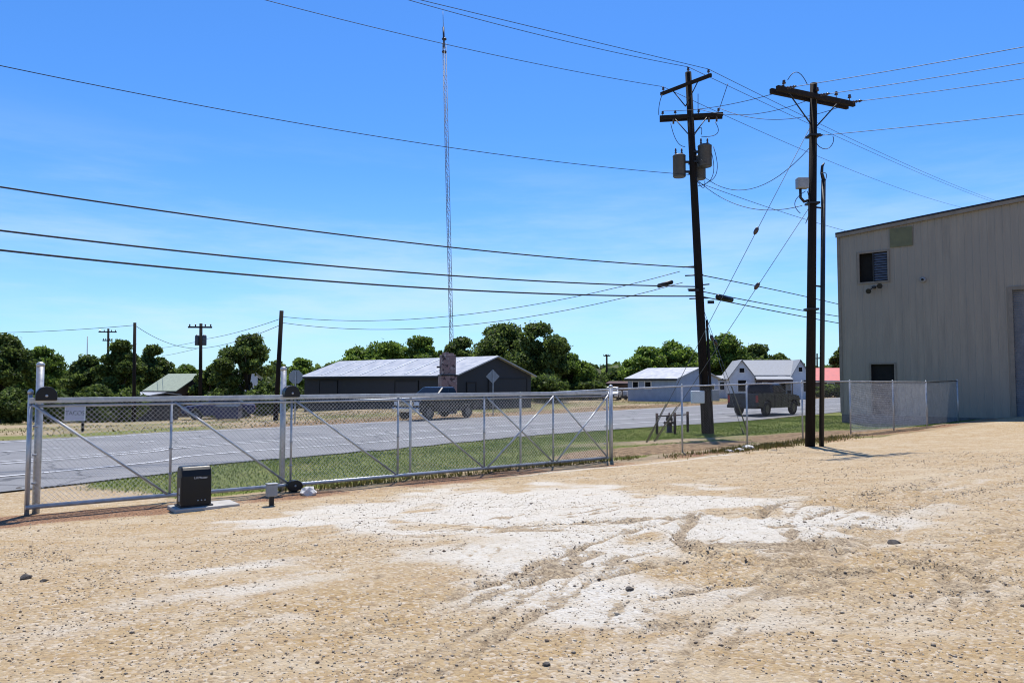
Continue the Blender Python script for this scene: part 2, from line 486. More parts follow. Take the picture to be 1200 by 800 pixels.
def side_of(x, y, pts):
    """signed distance to a polyline, positive on its left (away from the lot)"""
    best = np.full(np.shape(x), 1e9); sg = np.zeros(np.shape(x))
    for p, q in zip(pts[:-1], pts[1:]):
        dx, dy = q[0] - p[0], q[1] - p[1]
        L = dx * dx + dy * dy
        t = np.clip(((x - p[0]) * dx + (y - p[1]) * dy) / L, 0, 1)
        d = np.hypot(x - p[0] - t * dx, y - p[1] - t * dy)
        cr = dx * (y - p[1]) - dy * (x - p[0])
        upd = d < best
        best = np.where(upd, d, best); sg = np.where(upd, np.sign(cr), sg)
    return best * sg

# ------------------------------------------------------------------ ground sheet
def axis(lo, hi, f0, f1, fine, out, grow=1.16):
    a = list(np.arange(f0, f1 + 1e-6, fine))
    st = fine; x = f1
    while x < hi:
        st *= grow; x += st; a.append(x)
    st = fine; x = f0; pre = []
    while x > lo:
        st *= grow; x -= st; pre.append(x)
    return np.array(pre[::-1] + a)

def build_ground():
    xs = axis(-2600, 2600, -13, 24, 0.09, 0, 1.12)
    ys = axis(-600, 4200, 2.5, 34, 0.09, 0, 1.1)
    X, Y = np.meshgrid(xs, ys)
    p = (X - G0.x) * GN.x + (Y - G0.y) * GN.y
    s = (X - G0.x) * GA.x + (Y - G0.y) * GA.y
    Zg = base_z(X, Y)
    wob = (fbm(X, Y, 0.35, 1) - 0.5)
    lot = sst(-0.5, 0.5, p - 0.75 + 1.6 * wob)
    # beyond the far end of the fence the lot stays gravel up to the building
    dn = side_of(X, Y, NC); df = side_of(X, Y, FC)
    onroad = (dn > 0) & (df < 0)
    # driveway through the gate opening
    drv = sst(-0.6, 0.6, (4.6 - s) + 2.0 * wob) * sst(-1.5, -0.3, -dn + 0 * X) * 0 + sst(-0.8, 0.8, (1.9 - s) + 2.2 * wob) * (p < 1.2) * (dn < 0.3)
    lot = np.maximum(lot, drv * 0.85)
    grass = (dn < 0.2) * sst(-0.25, 0.3, -p - 0.35 + 1.2 * wob) * (1 - drv)
    # bare dirt in the strip near the pole and the hydrant
    bd = sst(0, 1, 1.1 - np.hypot((s - 16.8) / 6.0, (p + 1.6) / 1.7)) * 1.5 * (0.55 + 0.9 * fbm(X, Y, 1.1, 61))
    bd2 = sst(0, 1, 1 - np.hypot((s - 26) / 7.5, (p + 1.0) / 3.4)) * 3.2 * (0.5 + fbm(X, Y, 0.9, 66))
    path = np.exp(-((p + 4.3 - 0.14 * (s - 15)) / 0.75) ** 2) * sst(13, 16, s) * (1 - sst(27, 30, s))
    dirt = np.clip(np.maximum(bd, bd2 * 0.8), 0, 1)
    grass = grass * (1 - 0.95 * np.clip(dirt * 1.2, 0, 1)) * (1 - 0.95 * path)
    # far side: a tan strip along the road, then grass
    fs = sst(0.1, 0.8, df) * (1 - sst(3.0, 5.5, df + 2.5 * wob)) * sst(-16, -9, X)
    far_dirt = fs
    farg = sst(0.2, 0.9, df) * (1 - sst(2.2, 4.2, df + 3 * wob)) * (1 - sst(-16, -9, X)) * 0.6
    farg = np.maximum(farg, sst(5, 7, df + 2 * wob) * (1 - sst(8, 13, df)) * 0.5)
    # red-brown strip under the gate and along the fence
    red = np.exp(-((p - 0.45 - 0.9 * wob) / 0.6) ** 2) * sst(-3, -1, s) * (0.62 + 1.3 * (fbm(X, Y, 0.8, 9) - 0.4)) * (1 - 0.45 * sst(7, 12, s))
    red = red + 0.5 * np.exp(-((p - 0.2) / 0.35) ** 2) * sst(13, 16, s) * fbm(X, Y, 0.7, 4)
    red = red + 0.95 * np.exp(-((s + 0.8) / 1.3) ** 2 - ((p - 0.45) / 0.55) ** 2) * (0.5 + fbm(X, Y, 1.5, 19))
    # pale caliche patch
    poly = [(285, 618), (400, 598), (520, 578), (640, 566), (740, 566), (800, 578), (900, 588), (985, 598), (1060, 612), (1010, 632), (930, 648), (885, 668), (830, 676), (790, 704), (700, 702), (640, 690), (585, 668), (540, 655), (470, 640), (380, 636)]
    pp = [gnd(*q) for q in poly]; pp = [(q.x, q.y) for q in pp] 
    inside = np.zeros(X.shape, bool)
    for (x0, y0), (x1, y1) in zip(pp, pp[1:] + pp[:1]):
        c = ((y0 > Y) != (y1 > Y)) & (X < (x1 - x0) * (Y - y0) / (y1 - y0 + 1e-12) + x0)
        inside ^= c
    dpl = pl_dist(X, Y, pp + pp[:1]) * np.where(inside, 1, -1)
    w2 = fbm(X, Y, 0.55, 90) - 0.5; w3 = fbm(X, Y, 1.7, 92) - 0.5
    pale = sst(-1.1, 1.0, dpl + 3.6 * w2 + 1.6 * w3) * (1 - 0.75 * sst(0.05, 0.16, fbm(X, Y, 0.75, 95) - 0.5) * (dpl < 1.6))
    # smaller pale smears of the lot
    for (a, b, c, d, e) in [(250, 695, 1.1, 0.28, 0.5), (275, 665, 0.9, 0.3, 0.6), (130, 730, 1.6, 0.3, 0.4), (1060, 600, 2.2, 0.35, 0.42), (820, 745, 1.3, 0.25, 0.42), (1130, 690, 1.2, 0.3, 0.35)]:
        q = gnd(a, b)
        u = (X - q.x) * 0.85 + (Y - q.y) * 0.5; w = -(X - q.x) * 0.5 + (Y - q.y) * 0.85
        pale = np.maximum(pale, e * 1.3 * np.exp(-(u / c) ** 2 - (w / d) ** 2))
    pale = np.maximum(pale, 0.75 * np.exp(-((p - 0.85 - 0.5 * wob) / 0.14) ** 2) * sst(8, 10, s) * (1 - sst(16.5, 18, s)))
    pale = np.clip(pale, 0, 1) * (p > 0.5)
    # tyre ruts
    rut = np.zeros(X.shape)
    near = (np.abs(X) < 30) & (Y < 45) & (Y > 1)
    dz = np.zeros(X.shape)
    ruts = [
        ([(540, 622), (600, 616), (680, 612), (760, 609)], 0.068, 0.9),
        ([(590, 608), (620, 601), (660, 595)], 0.09, 0.7),
        ([(560, 690), (600, 672), (675, 642), (750, 620), (810, 605)], 0.075, 1.0),
        ([(690, 681), (765, 662), (820, 655), (880, 652)], 0.075, 0.95),
        ([(815, 607), (796, 625), (805, 641), (835, 650), (880, 654), (940, 655)], 0.083, 0.95),
        ([(888, 608), (908, 593), (950, 588), (1000, 582), (1060, 576), (1130, 572)], 0.075, 0.95),
        ([(942, 609), (968, 599), (1010, 595), (1060, 598)], 0.068, 0.8),
        ([(880, 617), (960, 618), (1050, 616)], 0.068, 0.8),
        ([(920, 624), (960, 640), (1025, 652), (1100, 666), (1165, 681), (1230, 690)], 0.075, 0.9),
        ([(770, 698), (860, 684), (1000, 671), (1080, 668)], 0.08, 0.6),
        ([(790, 671), (860, 662), (925, 656)], 0.07, 0.7),
        ([(760, 736), (830, 724), (880, 719)], 0.06, 0.6),
        ([(400, 620), (470, 606), (560, 596), (640, 588)], 0.08, 0.45),
        ([(300, 640), (380, 652), (470, 650), (540, 640)], 0.10, 0.45),
        ([(0, 650), (60, 655), (110, 676), (80, 705)], 0.10, 0.4),
        ([(960, 606), (1080, 566), (1210, 540)], 0.10, 0.4),
        ([(990, 622), (1100, 585), (1210, 560)], 0.10, 0.4),
        ([(1020, 700), (1110, 694), (1210, 700)], 0.07, 0.45),
        ([(120, 690), (220, 668), (330, 660), (430, 672)], 0.08, 0.35),
    ]
    treads = [
        ([(585, 668), (640, 700), (690, 735), (725, 800)], 0.13, 0.75),
        ([(235, 722), (270, 697), (310, 680), (380, 672)], 0.13, 0.75),
        ([(190, 770), (270, 735), (400, 715), (520, 712)], 0.12, 0.5),
        ([(0, 745), (110, 725), (220, 716)], 0.13, 0.55),
        ([(900, 660), (1010, 640), (1110, 600), (1210, 580)], 0.14, 0.55),
        ([(1040, 640), (1060, 610), (1090, 585), (1160, 560)], 0.12, 0.6),
        ([(1010, 650), (1030, 615), (1055, 590), (1120, 562)], 0.12, 0.5),
        ([(820, 750), (920, 735), (1050, 735), (1200, 750)], 0.13, 0.45),
    ]
    global RUTS
    RUTS = []
    Xn, Yn = X[near], Y[near]
    rn = np.zeros(Xn.shape); dn_ = np.zeros(Xn.shape)
    for path, w, k in ruts:
        q = [gnd(*a) for a in path]; q = [(a.x, a.y) for a in catmull([(a.x, a.y) for a in q], 6)]
        RUTS.append((q, w, k))
        d = pl_dist(Xn, Yn, q)
        j = 0.6 + 0.8 * fbm(Xn, Yn, 1.2, 21)
        rn = np.maximum(rn, k * j * np.exp(-(d / w) ** 2))
        dn_ += k * (-0.05 * np.exp(-(d / w) ** 2) + 0.035 * np.exp(-((d - 1.7 * w) / (0.6 * w)) ** 2))
    ra = np.random.default_rng(23)
    sub = (Yn < 24) & (np.abs(Xn) < 16)
    xs_, ys_ = Xn[sub], Yn[sub]
    jn = fbm(xs_, ys_, 1.3, 81); jf = fbm(xs_, ys_, 5.0, 83)
    ar = np.zeros(xs_.shape); ad = np.zeros(xs_.shape)
    for i in range(46):
        q = gnd(ra.uniform(480, 1230), ra.uniform(575, 700)); Rr = ra.uniform(3.2, 11)
        th = ra.choice([-1, 1]) * ra.uniform(0.9, 2.3)          # arcs sweep roughly along the fence
        cx, cy = q.x + Rr * math.cos(th + 0.65), q.y + Rr * math.sin(th + 0.65)
        a0 = math.atan2(q.y - cy, q.x - cx); wdt = ra.uniform(0.25, 0.6) * min(1.0, 5 / Rr)
        w = ra.uniform(0.035, 0.06); k = ra.uniform(0.45, 0.95)
        ang = np.arctan2(ys_ - cy, xs_ - cx) - a0; ang = (ang + math.pi) % (2 * math.pi) - math.pi
        win = np.exp(-(ang / wdt) ** 4)
        for dr in ((0.0, 0.21) if i % 2 else (0.0,)):
            d = np.abs(np.hypot(xs_ - cx, ys_ - cy) - Rr - dr)
            g = np.exp(-(d / w) ** 2) * win
            ar = np.maximum(ar, k * g * (0.35 + 1.3 * jn) * (0.6 + 0.8 * jf)); ad += k * win * (-0.015 * np.exp(-(d / w) ** 2) + 0.011 * np.exp(-((d - 0.1) / 0.045) ** 2))
    rn[sub] = np.maximum(rn[sub], ar); dn_[sub] += ad
    pn = pale[near]
    for path, w, k in treads:
        q = [gnd(*a) for a in path]; q = [(a.x, a.y) for a in catmull([(a.x, a.y) for a in q], 6)]
        for sh in (0.0, 0.26):
            d = pl_dist(Xn, Yn, [(a + sh * 0.6, b + sh * 0.8) for a, b in q])
            pn = np.maximum(pn, 0.72 * k * (0.55 + 0.9 * fbm(Xn, Yn, 1.5, 44)) * np.exp(-(d / (w * 0.55)) ** 2))
            dn_ += -0.012 * np.exp(-(d / w) ** 2)
    pale[near] = np.clip(pn, 0, 1)
    rut[near] = rn; dz[near] = dn_
    lotm = sst(0.2, 1.5, p)
    Zg = Zg + dz + lotm * (0.05 * (fbm(X, Y, 0.5, 31) - 0.5) + 0.035 * (fbm(X, Y, 2.2, 33, 3) - 0.5)) * (np.hypot(X, Y) < 60)
    Zg = Zg + (1 - lotm) * (~onroad) * 0.05 * (fbm(X, Y, 0.8, 35) - 0.5) * (np.hypot(X, Y) < 120)
    # berm of spoil along the fence line
    Zg = Zg + 0.07 * np.exp(-((p + 0.1) / 0.35) ** 2) * (s > 9) * (s < 33) * fbm(X, Y, 0.9, 8)
    Zg = np.where((dn > -0.6) & (df < 0.6), base_z(X, Y) - 0.012, Zg)
    ny, nx = X.shape
    verts = np.stack([X, Y, Zg], -1).reshape(-1, 3)
    idx = np.arange(ny * nx).reshape(ny, nx)
    faces = np.stack([idx[:-1, :-1], idx[:-1, 1:], idx[1:, 1:], idx[1:, :-1]], -1).reshape(-1, 4)
    me = bpy.data.meshes.new('ground')
    me.vertices.add(len(verts)); me.vertices.foreach_set('co', verts.ravel())
    me.loops.add(faces.size); me.loops.foreach_set('vertex_index', faces.ravel())
    me.polygons.add(len(faces)); me.polygons.foreach_set('loop_start', np.arange(0, faces.size, 4)); me.polygons.foreach_set('loop_total', np.full(len(faces), 4))
    me.polygons.foreach_set('use_smooth', np.ones(len(faces), bool))
    def layer(name, a, b, c):
        l = me.color_attributes.new(name, 'FLOAT_COLOR', 'POINT')
        l.data.foreach_set('color', np.stack([np.clip(a, 0, 1), np.clip(b, 0, 1), np.clip(c, 0, 1), np.ones(X.shape)], -1).astype(np.float32).ravel())
    layer('zone', lot, pale, red)
    layer('zone_two', np.maximum(grass, farg), rut, np.maximum(dirt * (p < 0.3) * (dn < 0.2), far_dirt))
    me.materials.append(M['ground']); me.update(); me.validate()
    o = bpy.data.objects.new('ground', me); C.objects.link(o); structure(o)
    return xs, ys, Zg, grass, X, Y, p, s, dn
GXS, GYS, GZ, GGRASS, GX, GY, GP, GS, GDN = build_ground()

def surf(x, y):
    """height of the built ground sheet, bilinear"""
    x = np.asarray(x, float); y = np.asarray(y, float)
    i = np.clip(np.searchsorted(GXS, x) - 1, 0, len(GXS) - 2); j = np.clip(np.searchsorted(GYS, y) - 1, 0, len(GYS) - 2)
    u = (x - GXS[i]) / (GXS[i + 1] - GXS[i]); v = (y - GYS[j]) / (GYS[j + 1] - GYS[j])
    return (GZ[j, i] * (1 - u) + GZ[j, i + 1] * u) * (1 - v) + (GZ[j + 1, i] * (1 - u) + GZ[j + 1, i + 1] * u) * v
def S(x, y): return float(surf(x, y))

# road
def road_pt(i, f, dz=0.02):
    q = NC[i] * (1 - f) + FC[i] * f
    return Vector((q.x, q.y, Z(q.x, q.y) + dz + 0.05 * math.sin(math.pi * f)))
mb = MB()
NA = 14
vs = [road_pt(i, k / NA) + (Vector((random.uniform(-0.16, 0.1), random.uniform(-0.16, 0.1), 0)) if k in (0, NA) else Vector()) for i in range(len(NC)) for k in range(NA + 1)]
fs = [(i * (NA + 1) + k, i * (NA + 1) + k + 1, (i + 1) * (NA + 1) + k + 1, (i + 1) * (NA + 1) + k) for i in range(len(NC) - 1) for k in range(NA)]
mb.add(vs, fs, True)
structure(mb.build('road', 'road'))
mb = MB()
def stripe(f, w, i0, i1, dash=None):
    dl = 0
    for i in range(i0, i1):
        if dash and (i // dash) % 2: continue
        a, b = road_pt(i, f, 0.032), road_pt(i + 1, f, 0.032)
        d = (b - a); n = Vector((-d.y, d.x, 0)).normalized() * w / 2
        mb.quad(a - n, b - n, b + n, a + n)
stripe(0.17, 0.16, 10, 92)
stripe(0.36, 0.14, 10, 92)
stripe(0.40, 0.11, 10, 92)
stripe(0.62, 0.14, 10, 92, 3)
stripe(0.93, 0.16, 10, 92)
structure(mb.build('road_markings', mat('road_line_paint', (0.5, 0.5, 0.5), 0.7, 0, 0.2, 6), fix=False))

# ------------------------------------------------------------------ chain link
def link_fabric(mb, P, s0, s1, h0, h1, a=0.082, r=0.0025):
    """diamond fabric on the ruled surface P(s, h) between s0..s1 and h0..h1"""
    H = h1 - h0
    def seg(sa, ha, sb, hb):
        p, q = P(sa, ha), P(sb, hb)
        mb.tube([p, q], r, 3, False, False)
    c = -H + (a - (H % a))
    k = s0 - H
    while k < s1:
        # rising wire s = k + (h - h0)
        sa, ha = k, h0; sb, hb = k + H, h1
        if sa < s0: ha += s0 - sa; sa = s0
        if sb > s1: hb -= sb - s1; sb = s1
        if sb - sa > 0.01: seg(sa, ha, sb, hb)
        sa, ha = k, h1; sb, hb = k + H, h0
        if sa < s0: ha -= s0 - sa; sa = s0
        if sb > s1: hb += sb - s1; sb = s1
        if sb - sa > 0.01: seg(sa, ha, sb, hb)
        k += a

# sliding gate ----------------------------------------------------------------
GL = 12.78
GT, GB = 1.80, 0.13
def gate_p(s, h, off=0.0):
    q = fence_pt(s, off); return Vector((q.x, q.y, h))
t = Thing('sliding_gate', 'long galvanised chain link sliding gate with diagonal braces along the gravel lot', 'gate', gate_p(0, 0), math.atan2(GA.y, GA.x))
A3 = Vector((GA.x, GA.y, 0)); N3 = Vector((GN.x, GN.y, 0)); UP = Vector((0, 0, 1))
mb = MB().box(gate_p(GL / 2, GT + 0.015), (GL, 0.06, 0.085), A3, UP.cross(A3))
mb.box(gate_p(GL / 2, GT + 0.015, 0.034), (GL, 0.008, 0.03), A3, UP.cross(A3))
t.part('top_rail', mb, 'galv', bevel=0.008)
t.part('track_rail', MB().tube([gate_p(0, GT - 0.075), gate_p(GL, GT - 0.075)], 0.022, 8), 'galv')
t.part('bottom_rail', MB().tube([gate_p(0, GB), gate_p(GL, GB)], 0.037, 10), 'galv')
ups = [0.02, 2.13, 4.30, 6.62, 8.85, 10.92, GL - 0.02]
for u in ups:
    t.part('upright', MB().tube([gate_p(u, GB), gate_p(u, GT)], 0.022, 8), 'galv')
for (a, ha, b, hb) in [(0, 1, 2.13, 0), (2.13, 1, 4.3, 0), (4.3, 1, 6.62, 0), (6.62, 1, 8.85, 0), (8.85, 1, 10.92, 0), (8.85, 0, 10.92, 1), (10.92, 1, GL, 0), (10.92, 0, GL, 1)]:
    off = 0.03 if ha else 0.075
    z = lambda h: GT - 0.05 if h else GB + 0.03
    t.part('brace', MB().tube([gate_p(a + 0.05, z(ha), off), gate_p(b - 0.05, z(hb), off)], 0.0205, 8), 'galv')
mb = MB(); link_fabric(mb, lambda s, h: gate_p(s, h, 0.0), 0.03, GL - 0.03, GB, GT - 0.02)
t.part('chain_link', mb, 'galv_mesh')
for u in ups[1:-1] + [0.1, GL - 0.1]:
    for h in (0.5, 0.95, 1.4): t.part('tension_band', MB().tube([gate_p(u, h - 0.015), gate_p(u, h + 0.015)], 0.032, 8), 'galv_dull')

# gate posts --------------------------------------------------------------------
def gate_post(s, off, top, r, label, roller=True):
    q = fence_pt(s, off); zb = S(q.x, q.y)
    t = Thing('gate_post', label, 'gate post', (q.x, q.y, zb), math.atan2(GA.y, GA.x), 'gate posts')
    t.part('post', MB().tube([(q.x, q.y, zb - 0.1), (q.x, q.y, top)], r, 14), 'galv')
    t.part('post_cap', MB().lathe((q.x, q.y, top), [(r + 0.006, -0.03), (r + 0.008, 0.01), (r * 0.8, 0.035), (r * 0.3, 0.05)], 14), 'galv')
    if roller:
        c = gate_p(s + 0.07, GT + 0.09, 0.03)
        # domed roller cover: half drum standing on the rail
        pr = [(0.15 * math.cos(a), 0.15 * math.sin(a)) for a in [math.pi * k / 12 for k in range(13)]]
        pr = [(-0.15, -0.075)] + pr[::-1][0:] + [(0.15, -0.075)]
        o = t.part('roller_cover', MB().prism(pr, c, A3, UP, N3, -0.09, 0.09), 'black_plastic', bevel=0.012)
        t.part('axle_bolt', MB().lathe(c + N3 * 0.088, [(0.022, 0), (0.022, 0.012), (0.008, 0.018)], 10, N3), 'galv', o)
        t.part('bracket', MB().box(gate_p(s, GT + 0.02, off / 2), (0.1, abs(off) + 0.04, 0.03), A3, N3), 'galv_dull')
    return t
gate_post(0.16, -0.19, 2.39, 0.056, 'thick capped gate post with black roller at the left end of the sliding gate')
gate_post(0.03, -0.12, 1.95, 0.036, 'thin latch post at the far left tip of the sliding gate', False)
gate_post(4.2, -0.19, 2.36, 0.054, 'thick capped gate post with black rollers right of the gate operator')
gate_post(13.0, -0.1, 1.98, 0.05, 'short domed post where the sliding gate meets the fixed fence', False)

# lower roller unit beside the second post
q = gate_p(4.32, 0.12, 0.1); zb = S(q.x, q.y)
t = Thing('gate_roller', 'black lower guide roller carrying the gate bottom rail beside the grey box', 'gate roller', (q.x, q.y, zb), math.atan2(GA.y, GA.x))
pr = [(0.15 * math.cos(a), 0.105 * math.sin(a)) for a in [2 * math.pi * k / 20 for k in range(20)]]
o = t.part('roller_housing', MB().prism(pr, q + UP * 0.01, A3, UP, N3, -0.03, 0.1), 'black_plastic', bevel=0.012)
t.part('axle_bolt', MB().lathe(q + UP * 0.01 + N3 * 0.1, [(0.02, 0), (0.02, 0.012), (0.006, 0.018)], 10, N3), 'galv', o)
t.part('stand', MB().box((q.x, q.y, zb - 0.03), (0.12, 0.1, 0.16), A3, N3), 'dark_steel')

# sensor box on its stub
q = gnd(318, 592); zb = S(q.x, q.y)
t = Thing('sensor_box', 'small grey box on a black stub beside the gate', 'junction box', (q.x, q.y, zb), math.atan2(GA.y, GA.x))
o = t.part('enclosure', MB().box((q.x, q.y, zb + 0.26), (0.17, 0.13, 0.2), A3, N3), 'box_grey', bevel=0.012)
t.part('lid', MB().box((q.x, q.y, zb + 0.372), (0.185, 0.145, 0.018), A3, N3), 'galv_dull', o, bevel=0.004)
t.part('stub_post', MB().box((q.x, q.y, zb + 0.07), (0.07, 0.07, 0.2), A3, N3), 'dark_steel', bevel=0.006)

# gate operator -------------------------------------------------------------------
q = gnd(227, 596); zb = S(q.x, q.y)
pad_t = 0.07
o = single('concrete_pad', MB().box((q.x + A3.x * 0.16, q.y + A3.y * 0.16, zb + pad_t / 2 - 0.05), (1.02, 0.56, pad_t + 0.06), A3, N3), 'concrete', 'low concrete pad under the black gate operator', 'concrete pad', (q.x, q.y, zb), bevel=0.012)
zt = zb + pad_t - 0.018
t = Thing('gate_operator', 'black boxy gate opener standing on a concrete pad by the gate', 'gate opener', (q.x, q.y, zt), math.atan2(GA.y, GA.x))
# local: A3 along the gate (x), N3 towards the lot is -y
ox = lambda a, n, h: Vector((q.x, q.y, zt)) + A3 * a + N3 * n + UP * h
prof = [(-0.17, 0.0), (0.17, 0.0), (0.17, 0.50), (0.145, 0.60), (0.09, 0.655), (-0.10, 0.655), (-0.16, 0.60), (-0.17, 0.52)]
mb = MB().prism(prof, ox(0, 0, 0.0), N3, UP, A3, -0.235, 0.235)
cov = t.part('cover', mb, 'black_plastic', bevel=0.025)
t.part('base_plate', MB().box(ox(0, 0, 0.012), (0.52, 0.39, 0.022), A3, N3), 'dark_steel', bevel=0.004)
t.part('side_panel', MB().box(ox(-0.236, 0.0, 0.27), (0.012, 0.26, 0.44), A3, N3), 'black_plastic', bevel=0.01)
mb = MB()
for h in (0.26, 0.14): t.part('side_label', MB().box(ox(-0.244, 0.05, h), (0.006, 0.045, 0.1), A3, N3), 'logo', cov)
for k in range(3): t.part('keyhole', MB().lathe(ox(0.02 + k * 0.055, 0.17, 0.10), [(0.012, 0), (0.012, 0.006), (0.004, 0.008)], 10, N3), 'galv_dull', cov)
def text_mesh(name, body, size, loc, X, Yv, m, parent, inv, depth=0.002, align='CENTER'):
    cu = bpy.data.curves.new(name, 'FONT'); cu.body = body; cu.size = size; cu.extrude = depth; cu.align_x = align; cu.align_y = 'CENTER'
    tmp = bpy.data.objects.new(name, cu); C.objects.link(tmp)
    dg = bpy.context.evaluated_depsgraph_get()
    me = bpy.data.meshes.new_from_object(tmp.evaluated_get(dg))
    bpy.data.objects.remove(tmp); bpy.data.curves.remove(cu)
    X = Vector(X).normalized(); Yv = Vector(Yv).normalized(); W = X.cross(Yv)
    mw = Matrix(((X.x, Yv.x, W.x, loc[0]), (X.y, Yv.y, W.y, loc[1]), (X.z, Yv.z, W.z, loc[2]), (0, 0, 0, 1)))
    me.transform(inv @ mw); me.materials.clear(); me.materials.append(M[m])
    o = bpy.data.objects.new(name, me); C.objects.link(o); o.parent = parent
    return o
text_mesh('wordmark', 'LiftMaster', 0.052, ox(0.06, 0.173, 0.47), A3, UP, 'logo', cov, t.inv)

# fixed fence -----------------------------------------------------------------------
posts_s = [7.1, 10.15, 13.2, 16.1, 19.2, 22.3, 25.4, 28.6, 31.4]
OFF = -0.32
def fz(s):
    q = fence_pt(s, OFF); return S(q.x, q.y)
t = Thing('chain_link_fence', 'long galvanised chain link fence running from the gate to a pen at the metal building', 'fence', v3(fence_pt(13.2, OFF), fz(13.2)), math.atan2(GA.y, GA.x))
FT = 1.90
def ftop(s):
    return float(np.interp(s, [4.2, 7.1, 10.15, 13.2, 16.1, 19.2, 22.3, 25.4, 28.6, 31.4], [1.70, 1.74, 1.80, 1.90, 1.97, 2.02, 2.08, 2.11, 2.10, 2.08]))
def fp(s, h01, off=OFF):
    q = fence_pt(s, off)
    lo = fz(s) + 0.06; hi = ftop(s)
    return Vector((q.x, q.y, lo + (hi - lo) * h01))
pend = Vector((19.95, 33.7)); 
PC = fence_pt(31.4, OFF)
for s in posts_s:
    q = fence_pt(s, OFF)
    r = 0.034 if s in (13.2, 31.4) else 0.027
    o = t.part('post', MB().tube([(q.x, q.y, fz(s) - 0.1), (q.x, q.y, ftop(s) + 0.02)], r, 10), 'galv')
    t.part('post_cap', MB().lathe((q.x, q.y, ftop(s) + 0.02), [(r + 0.006, -0.02), (r + 0.004, 0.015), (r * 0.5, 0.04)], 10), 'galv', o)
ze = S(pend.x, pend.y)
o = t.part('post', MB().tube([(pend.x, pend.y, ze - 0.1), (pend.x, pend.y, 2.16)], 0.034, 10), 'galv')
t.part('post_cap', MB().lathe((pend.x, pend.y, 2.16), [(0.04, -0.02), (0.038, 0.015), (0.017, 0.04)], 10), 'galv', o)
t.part('top_rail', MB().tube([fp(s, 1.0) for s in [4.2] + posts_s], 0.021, 8), 'galv')
t.part('top_rail', MB().tube([v3(PC, 2.07), v3(pend, 2.13)], 0.021, 8), 'dark_steel', label='dark top rail of the pen side')
ss = [4.2] + posts_s
for a, b in zip(ss[:-1], ss[1:]):
    mb = MB()
    def P(s, h, a=a, b=b):
        f = (s - a) / (b - a); lo, hi = fp(a, 0).lerp(fp(b, 0), f), fp(a, 1).lerp(fp(b, 1), f)
        return lo.lerp(hi, h / 1.85)
    link_fabric(mb, P, a, b, 0, 1.85, 0.08, 0.0010 if b < 17 else (0.0013 if b < 26 else 0.0042))
    t.part('chain_link', mb, 'fence_mesh' if b < 26 else 'galv_mesh')
mb = MB(); Lp = (pend - PC).length
def P(s, h):
    q = PC.lerp(pend, s / Lp); lo = S(q.x, q.y) + 0.05; hi = 2.07 + 0.06 * s / Lp
    return Vector((q.x, q.y, lo + (hi - lo) * h / 1.85))
link_fabric(mb, P, 0, Lp, 0, 1.85, 0.08, 0.0016)
t.part('chain_link', mb, 'galv_dull')

# ------------------------------------------------------------------ metal building
BC = Vector((16.93, 38.7)); BW = Vector((0.751, -0.66)); BS = Vector((0.66, 0.751))
W3 = Vector((BW.x, BW.y, 0)); S3 = Vector((BS.x, BS.y, 0)); BN = -S3      # wall faces the lot
PW = 25.0; PL = 30.0; EAVE = 9.75; RIDGE = EAVE + 12.5 / 13.0; BASE = 0.42
def wallpt(px, py):
    """point of the front wall seen at a pixel -> (u along the wall, z)"""
    d = ray(px, py)
    # BC + W*u = d*t
    det = d.x * (-BW.y) + d.y * BW.x
    tt = (BC.x * (-BW.y) + BC.y * BW.x) / det
    q = d * tt
    u = (Vector((q.x, q.y)) - BC).dot(BW)
    return u, EYE + q.z
def bp(u, n, z): return Vector((BC.x, BC.y, z)) + W3 * u + BN * n
t = Thing('metal_building', 'tall tan sheet metal building with a louvered vent beside the lot', 'building', (BC.x, BC.y, 0.0), math.atan2(BW.y, BW.x))
openings = {}
u0, z1 = wallpt(1184, 338); door = (u0, u0 + 5.2, BASE, z1)
ud0, zd1 = wallpt(1020, 426); ud1, _ = wallpt(1049, 426); pdoor = (ud0, ud1, BASE, zd1)
ul0, zl1 = wallpt(1006, 297); ul1, _ = wallpt(1041, 294); _, zl0 = wallpt(1023, 331); louv = (ul0, ul1, zl0, zl1)
up0, _ = wallpt(1043, 275); up1, zp1 = wallpt(1069, 262); _, zp0 = wallpt(1056, 289); patch = (up0, up1, zp0, EAVE + 0.5 * (up0 + up1) / 13 - 0.32)
def rake(u): return EAVE + (u if u < PW / 2 else PW - u) / 13.0
# ribbed front wall: trapezoidal corrugation, openings cut out
holes = [door, pdoor, louv]
def wall_cols():
    us = []
    k = 0.0
    while k < PW:
        for du, dn in ((0.0, 0.0), (0.21, 0.0), (0.235, 0.015), (0.28, 0.015)):
            if k + du < PW: us.append((k + du, dn))
        k += 0.305
    us.append((PW, 0.0))
    for h in holes:
        for e in (h[0], h[1]):
            us = [x for x in us if abs(x[0] - e) > 0.02] + [(e - 0.001, 0.0), (e + 0.001, 0.0)]
    us.sort(); return us
cols = wall_cols()
mb = MB()
for (a, na), (b, nb) in zip(cols[:-1], cols[1:]):
    mid = (a + b) / 2
    spans = []; z_at = BASE
    for h in sorted(holes, key=lambda h: h[2]):
        if h[0] < mid < h[1]:
            if h[2] > z_at + 0.01: spans.append((z_at, h[2]))
            z_at = h[3]
    spans.append((z_at, None))
    for lo, hi in spans:
        za = rake(a) if hi is None else hi; zb_ = rake(b) if hi is None else hi
        mb.quad(bp(a, na, lo), bp(b, nb, lo), bp(b, nb, zb_), bp(a, na, za))
